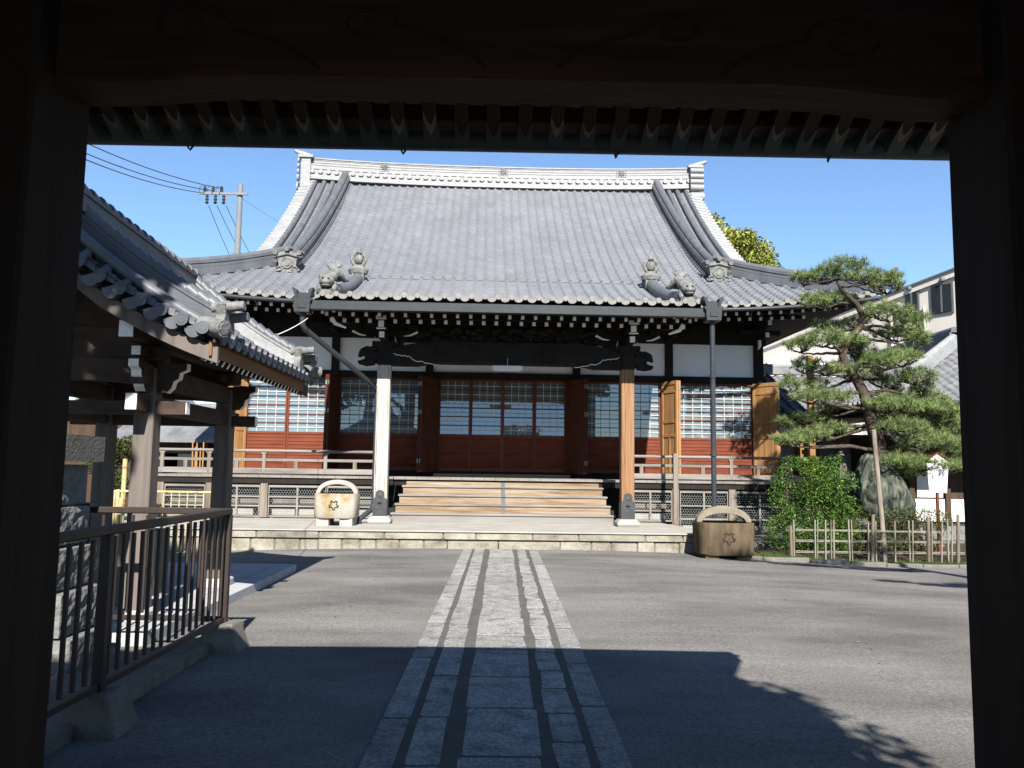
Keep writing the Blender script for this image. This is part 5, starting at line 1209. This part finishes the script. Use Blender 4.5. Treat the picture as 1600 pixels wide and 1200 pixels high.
pads = [ # px, py, rx px, rz px, depth offset
 (1318,418,34,15,0),(1285,432,30,13,.2),(1352,432,28,14,-.2),(1385,446,24,15,.3),(1256,436,18,12,.1),(1396,436,12,16,.0),
 (1300,470,36,13,.4),(1272,472,24,10,.2),
 (1388,488,34,16,-.3),(1424,502,26,16,.1),(1400,522,36,14,.3),(1434,528,20,18,0),
 (1285,530,34,13,-.4),(1252,540,24,12,-.2),(1322,534,30,14,.1),(1345,545,20,10,.4),(1300,512,30,14,.9),(1340,505,20,12,1.0),
 (1255,572,20,12,.1),(1290,576,28,12,.3),(1318,580,24,11,0),
 (1376,566,28,14,-.4),(1410,560,30,14,-.2),(1432,588,26,14,0),(1392,596,30,14,.3),(1442,604,18,10,.2),
 (1235,602,18,12,.2),(1268,620,28,12,-.2),(1305,624,26,13,.1),
 (1390,632,34,13,-.4),(1430,640,34,14,-.1),(1372,648,20,14,.2),(1462,655,30,16,.1),(1485,668,22,14,.2),
 (1238,688,26,10,-.3),(1270,680,24,11,-.1),(1305,670,30,9,.2),(1262,655,22,9,.4),(1225,690,16,8,0),
 (1362,585,18,10,.5),(1350,560,16,10,.6),(1415,618,34,13,.5),(1455,625,24,12,.4),(1470,640,26,14,-.2),(1400,655,26,12,.3),(1440,672,34,14,.2),(1495,695,16,18,.3),(1465,710,30,14,.4),(1420,740,20,9,-.3),(1290,640,20,9,.5),(1278,600,18,9,.4),(1225,660,12,7,.3),
 (1408,668,34,14,-.4),(1448,690,36,16,-.3),(1482,700,24,18,0),(1400,722,26,12,-.6),(1440,726,32,11,-.5),(1478,730,28,13,-.2),(1425,705,30,14,.4),(1388,690,20,12,.5),(1500,715,14,16,.2)]
nd = MB(); pxm = PY_/FPX
for px, py, rx, rz, dy in pads:
    c = P(px,py,PY_+dy); a, b_ = rx*pxm*1.12, rz*pxm*1.25
    # find a trunk point to root the limb
    j = min(range(3,len(tr)), key=lambda k: abs(tr[k].z-(c.z-.08))+.25*abs(tr[k].x-c.x)); o = tr[j]
    mid = o.lerp(c,.5)+Vector((0,0,-.05)); under_ = c-Vector((0,0,b_*.75))
    limb([o, o.lerp(under_,.33)+Vector((0,random.uniform(-.1,.1),random.uniform(-.04,.1))), o.lerp(under_,.7)+Vector((0,0,random.uniform(-.07,.05))), under_], min(.042,rad[j]*.6), .012)
    for k in range(8):
        an = random.uniform(0,6.28); e = under_+Vector((math.cos(an)*a*.75, math.sin(an)*a*.6, b_*.5)); limb([under_, under_.lerp(e,.5)+Vector((0,0,-.01)), e], .016, .006)
    n_t = int(118*(rx*rz)/(30*13)**1.0)
    th = rng.uniform(0,2*math.pi,n_t); rr_ = np.sqrt(rng.random(n_t)); zz = rng.uniform(-.45,1.0,n_t)*(1-.75*rr_**2)
    pts = np.array(c)+np.stack([a*rr_*np.cos(th), a*.85*rr_*np.sin(th), b_*.75*zz],1)+rng.normal(size=(n_t,3))*.02
    pts += np.array([0,0,.05])*np.sin(pts[:,:1]*19+px)
    tuft(nd, pts, (0,-.05,.62), 17, .155, .0044, .58)
tk.build('trunk', m_bark, PN, smooth=60); nd.build('crown', m_need, PN)
sp_ = MB(); a, b_ = P(1365,672,16.6), P(1384,877,15.85); sp_.tube([(b_.x,15.85,gz(6)-.05),(a.x,16.6,a.z)], [.05,.045], 10); tag(sp_.build('prop_pole', m_wgrv, org=(b_.x,15.85,0), smooth=60), 'slanting grey pole propping up the leaning pine', 'prop')

# background tree behind the roof
BT = thing('leafy_tree', 'olive yellow leafy tree rising behind the gable of the great hall roof', 'tree', (P(1150,400,41).x,41,0))
lf = MB(); tb = MB()
q = P(1150,380,41); base = Vector((q.x,41,0)); tb.tube([base,(q.x-.3,41,5),(q.x,41,9),(q.x+.2,41,12.5)],[.4,.33,.22,.06],10)
for px, py, r in ((1112,352,.75),(1122,375,1.0),(1104,345,.55),(1140,395,1.1),(1158,380,.9),(1172,385,.85),(1187,392,.75),(1180,405,.9),(1150,410,1.0),(1198,405,.6),(1128,400,1.0),(1165,425,1.3),(1120,430,1.4),(1200,425,.8),(1145,370,.5),(1168,372,.45)):
    q = P(px,py,41+random.uniform(-1,1)); n_ = int(620*r*r)+110; leaves(lf, blob_pts(q, r*1.08, r, r*.92, n_, .3), .19, 1.0); tb.tube([(base.x,41,8),(q.x*.5+base.x*.5,q.y,q.z-1.2),(q.x,q.y,q.z)],[.12,.07,.03],6)
lf.build('crown', m_tree, BT); tb.build('trunk', m_bark, BT, smooth=60)

# garden: bush, low azaleas, rock, fence, grass
GR = MB()
gx0, gx1 = P(1205,866,16.2).x, 13.0
for i in range(14):
    for j in range(8):
        xa, xb = gx0+(gx1-gx0)*i/14, gx0+(gx1-gx0)*(i+1)/14; ya2, yb2 = 15.72+j*.5, 15.72+(j+1)*.5
        h = lambda x, y: gz(x)+.03+.16*min(1,(y-15.7)/2.0)*min(1,(x-gx0)/1.0)
        GR.add([(xa,ya2,h(xa,ya2)),(xb,ya2,h(xb,ya2)),(xb,yb2,h(xb,yb2)),(xa,yb2,h(xa,yb2))],[(0,1,2,3)])
struct(GR.build('ground', m_soil, smooth=60))
ks_ = MB(); x = gx0-.9
while x < 12.5:
    ln = random.uniform(.5,.9); ks_.box(x,x+ln-.015,15.50+.06*(x<gx0),15.66+.06*(x<gx0),gz(x)-.1,gz(x)+.045+random.uniform(-.012,.012)); x += ln
struct(ks_.build('garden_kerb', m_conc, bev=.012))
gs = MB(); pts = []
for i in range(2600):
    x = random.uniform(gx0-.85, 11.5); y = random.uniform(15.68,16.25)
    if random.random() < (.95 if x < gx0+.5 else .30): pts.append((x,y,gz(x)+.03))
tuft(gs, np.array(pts), (0,0,1.2), 5, .085, .004, .45); go = gs.build('grass', m_grass); go['kind'] = 'stuff'; go['label'] = 'short grass along the garden kerb'
BU = thing('evergreen_bush', 'large rounded bright green bush at the garden corner by the hall', 'bush', (P(1268,860,17.0).x,17.0,0))
lf = MB(); core = MB()
for px, py, rx, rz, n_, dy in ((1268,800,.85,.70,5200,0),(1260,750,.70,.42,2600,.1),(1300,760,.55,.42,2000,-.1),(1240,830,.62,.45,2000,-.15),(1295,835,.62,.45,2200,-.2),(1232,780,.45,.55,1400,.1),(1272,728,.45,.22,900,.1),(1318,800,.4,.45,1100,0),(1300,720,.25,.14,300,.2),(1240,722,.3,.16,400,.2)):
    q = P(px,py,17.0+dy); b_p = blob_pts(q, rx*1.04, rx*.88, rz*1.04, int(n_*1.7), .45); kp = np.array([mnoise.noise(Vector(p)*3.1) > -.36+.25*random.random() for p in b_p]); leaves(lf, b_p[kp], .046, .8)
for k in range(9): core.tube([(P(1268,860,17).x+random.uniform(-.15,.15),17.0,-.1),(P(1268,860,17).x+random.uniform(-.5,.5),17+random.uniform(-.3,.3),.6),(P(1268,860,17).x+random.uniform(-.75,.75),17+random.uniform(-.4,.4),1.4)],[.035,.025,.008],6)
lf.build('foliage', m_bush, BU); yl = MB(); q = P(1262,775,16.55); leaves(yl, blob_pts(q,.8,.35,.7,55,.8), .05, .8); yl.build('yellow_leaves', m_yleaf, BU); core.build('stems', m_bark, BU, smooth=60)
for i, (px, py, rx, rz, lb) in enumerate(((1350,818,.40,.26,'low dull azalea shrub below the big rock'),(1405,812,.42,.28,'low azalea shrub at the foot of the pine trunk'),(1455,812,.42,.24,'low azalea shrub below the white notice board'),(1330,845,.32,.25,'small brownish azalea shrub between the bright bush and the fence'),(1430,845,.5,.22,'wide shaded azalea shrub just behind the fence posts'),(1375,848,.4,.22,'shaded azalea shrub behind the fence at the prop pole'))):
    q = P(px,py,16.75); t = thing('azalea_shrub', lb, 'shrub', (q.x,16.75,0), group='azalea shrubs in the garden'); lf = MB(); leaves(lf, blob_pts(q, rx, rx*.8, rz, 2100, .6), .036, .8); lf.build('foliage', m_azal, t)
    s_ = MB()
    for k in range(6): s_.tube([(q.x+random.uniform(-.06,.06),16.75,-.05),(q.x+random.uniform(-.3,.3)*rx/.4,16.75+random.uniform(-.2,.2),q.z+.05)],[.02,.008],6)
    s_.build('stems', m_bark, t)
# big rock: displaced ellipsoid with a steep face
q = P(1378,765,17.25); rk = MB(); n_, m__ = 56, 36
rk.ball((0,0,0),1,1,1,n_,m__)
RPTS = [(-.62,-.75),(-.60,-.2),(-.66,.05),(-.78,.28),(-.72,.55),(-.45,.78),(-.22,.82),(.05,.70),(.22,.50),(.42,.30),(.60,-.05),(.72,-.45),(.75,-.75)]
vs = []
for v in rk.v:
    v = Vector(v); nn = v.copy()
    ln = 1+.20*mnoise.fractal(nn*1.4+Vector((3,1,7)),1.0,2.1,5)+.10*abs(mnoise.noise(nn*3.3))
    ridged = .07*(1-abs(mnoise.noise(Vector((nn.x*5+nn.z*2.5,nn.y*5,nn.z*1.2)))*2))
    p = nn*(ln+ridged)
    x = p.x*.58-.16*p.z+ (.10 if p.z > .2 and p.x < -.2 else 0); z = p.z*.70
    if p.x > 0: z -= .16*p.x
    vs.append((q.x+x, 17.25+p.y*.42, q.z+z-.02))
rk.v = vs
tag(rk.build('garden_rock', m_rock, org=(q.x,17.25,0), smooth=50), 'big upright blue green rock in front of the pine trunk', 'rock')
rk2 = MB(); rk2.ball((0,0,0),1,1,1,20,12); q2 = P(1300,712,18.6)
# little stone pagoda finial between bush and rock
sg_ = thing('stone_marker', 'small grey stone grave marker with a rounded tip behind the bush', 'stone marker', (P(1318,800,18.4).x,18.4,0)); q = P(1317,708,18.4); z_ = q.z
s_ = MB(); s_.box(q.x-.13,q.x+.13,18.27,18.53,.0,z_-.02); s_.build('shaft', m_conc, sg_, bev=.012)
s_ = MB(); s_.lathe([(.10,0),(.115,.03),(.09,.07),(.06,.09),(.085,.13),(.075,.19),(.03,.24),(.005,.28)],(q.x,18.4,z_-.02),12); s_.build('finial', m_conc, sg_, smooth=50)
# bamboo fence
BF = thing('bamboo_fence', 'low weathered bamboo lattice fence along the garden edge', 'fence', (7.2,16.0,0))
fy = 15.95
xs_ = [(1237,822,863,1),(1241,812,868,0),(1274,812,868,0),(1277,812,868,0),(1290,812,866,0),(1299,812,868,0),(1303,812,868,0),(1328,812,870,0),(1332,812,870,0),(1357,816,872,0),(1363,804,873,1),(1369,814,872,0),(1399,814,872,0),(1422,813,872,0),(1426,813,872,0),(1451,807,872,1),(1456,814,872,0),(1471,813,873,0),(1482,811,873,0),(1487,811,873,0),(1497,804,874,1),(1510,813,874,0),(1524,813,874,0),(1540,808,875,1)]
for px, yt, yb, big in xs_:
    a = P(px+random.uniform(-2,2), yt, fy-.03); b_ = P(px, yb, fy-.03); r = .031 if big else random.uniform(.012,.018)
    pb = MB(); pb.tube([(b_.x,fy-.03,gz(b_.x)-.05),(a.x,fy-.03+random.uniform(-.03,.03),a.z)], r, 9); pb.build('upright', m_bamboo if not big else m_wgrv, BF, smooth=50)
for (yl, yr_) in ((828,833),(845,848),(862,865)):
    a, b_ = P(1243,yl,fy), P(1540,yr_,fy); rb = MB(); n_ = 10
    for o_ in (-.012,.012): rb.tube([a.lerp(b_,i/n_)+Vector((0,.0,o_+random.uniform(-.006,.006))) for i in range(n_+1)], .009, 7)
    rb.build('rail', m_bamboo, BF, smooth=50)
# notice board
q = P(1466,752,16.9); NB = thing('notice_board', 'white gabled notice board with red roof edge on a thin brown post', 'sign', (q.x,16.9,0))
wt = .37*1.0; zt_ = P(1463,722,16.9).z; zb_ = P(1466,770,16.9).z; zap = P(1462,729,16.9).z+.16
pf = [(-.19,zb_),(.17,zb_),(.225,zt_-.02),(-.225,zt_-.02)]
MB().prism(pf,(q.x,16.9,0),(1,0,0),(0,0,1),(0,1,0),.03).build('board', m_white, NB)
MB().prism([(-.225,zt_-.018),(.225,zt_-.018),(.22,zt_+.02),(0,zt_+.17),(-.22,zt_+.02)],(q.x,16.895,0),(1,0,0),(0,0,1),(0,1,0),.04).build('gable', m_white, NB)
for s in (-1,1): MB().bar((q.x,16.91,zt_+.20),(q.x+s*.27,16.91,zt_+.02),.10,.022,up=(0,0,1)).build('roof_edge', m_red, NB)
MB().box(q.x-.025,q.x+.025,16.935,16.985,-.1,zt_).build('post', m_redf, NB)
ik = MB()
for cx, z0, n_ in ((.12,zt_-.08,3),(.02,zt_-.07,5),(-.12,zt_-.10,4)):
    for k in range(n_):
        zc = z0-k*.085
        for j in range(5):
            if random.random() < .75:
                dx, dz = random.uniform(-.025,.025), random.uniform(-.028,.028)
                if random.random() < .5: ik.box(q.x+cx+dx-.022,q.x+cx+dx+.022,16.897,16.8995,zc+dz-.004,zc+dz+.004)
                else: ik.box(q.x+cx+dx-.004,q.x+cx+dx+.004,16.8965,16.899,zc+dz-.024,zc+dz+.024)
ik.build('lettering', m_ink, NB)

# trees beside the gate, above the frame: the first is added to shade the pavilion, the second shades the court
SH = thing('added_shade_tree', 'added unseen tree beside the gate whose crown shades the pavilion roof', 'tree', (-5.6,2.0,0))
lf = MB(); leaves(lf, blob_pts((-5.5,2.0,8.0),3.2,2.2,2.8,11000,.15), .42, 1.0); leaves(lf, blob_pts((-7.2,2.2,7.2),2.6,2.0,2.6,4500,.2), .42, 1.0); lf.build('crown', m_bush, SH)
tb = MB(); tb.tube([(-5.9,2,0),(-5.8,2,4),(-5.5,2,8)],[.28,.22,.1],10)
for k in range(8): a = k*.8; tb.tube([(-5.7,2,5+.3*k),(-5.7+1.6*math.cos(a),2+1.0*math.sin(a),7+.2*k)],[.09,.03],6)
tb.build('trunk', m_bark, SH, smooth=60)
S2 = thing('garden_tree', 'small leafy tree behind the gate roof that throws the lumpy edge of its shadow', 'tree', (3.3,-1.1,0))
lf = MB()
for c, r in (((2.3,-1.0,5.35),.62),((1.65,-1.0,5.55),.42),((2.75,-1.1,5.5),.36),((2.6,-1.1,4.9),.6),((1.2,-.9,5.6),.28)): leaves(lf, blob_pts(c,r,r,r,int(2200*r*r)+150,.2), .13, 1.0)
lf.build('crown', m_bush, S2); tb = MB(); tb.tube([(3.3,-1.1,0),(3.1,-1.1,3.4),(2.6,-1.1,4.7),(2.2,-1.0,5.3)],[.12,.1,.06,.03],8); tb.tube([(2.6,-1.1,4.7),(1.7,-1.0,5.4)],[.04,.02],6); tb.build('trunk', m_bark, S2, smooth=60)

fl_ = MB(); pts = [(random.uniform(-2.3,-1.0) if random.random() < .4 else random.uniform(-2,5.6), random.uniform(5,15.4)) for _ in range(70)]+[(random.uniform(3,6.5),random.uniform(14.6,15.45)) for _ in range(40)]
for x, y in pts:
    a = random.uniform(0,6.28); s = random.uniform(.012,.028); z = gz(x)+.006; c, d = math.cos(a)*s, math.sin(a)*s
    fl_.add([(x-c,y-d,z),(x+d*.5,y-c*.5,z+.006),(x+c,y+d,z+.002),(x-d*.5,y+c*.5,z+.009)],[(0,1,2,3)])
fo = fl_.build('fallen_leaves', m_bamboo); fo['kind'] = 'stuff'; fo['label'] = 'small dry leaves scattered over the asphalt court'

OP = thing('overhanging_pine', 'pine beside the court outside the frame that streaks the asphalt with shadow', 'tree', (8.6,8.2,0))
nd = MB(); tk = MB(); tk.tube([(8.6,8.2,0),(8.4,8.2,2.5),(8.7,8.1,4.6),(8.4,8.0,6.2)],[.2,.16,.12,.06],10)
for c, a, b_ in (((5.5,8.05,5.75),.45,.10),((6.3,8.0,5.55),.55,.12),((7.2,8.2,5.7),.5,.12),((6.7,7.6,5.75),.45,.08),((7.7,7.9,5.5),.6,.16),((8.3,8.3,6.2),.6,.2),((7.6,7.6,4.1),.5,.13),((8.2,7.9,3.9),.6,.16),((6.9,7.8,4.15),.3,.06)):
    n_t = int(210*a); th = rng.uniform(0,6.28,n_t); q_ = np.sqrt(rng.random(n_t))
    tuft(nd, np.array(c)+np.stack([a*q_*np.cos(th),.35*a*q_*np.sin(th),b_*rng.uniform(-.4,1,n_t)],1), (0,0,.6), 16, .14, .0045, .6); tk.tube([(8.5,8.1,c[2]-.3),((8.5+c[0])/2,c[1],c[2]-.2),(c[0],c[1],c[2]-.05),(c[0]-a*.8,c[1],c[2])],[.06,.04,.025,.01],7)
tk.build('trunk', m_bark, OP, smooth=60); nd.build('crown', m_need, OP)
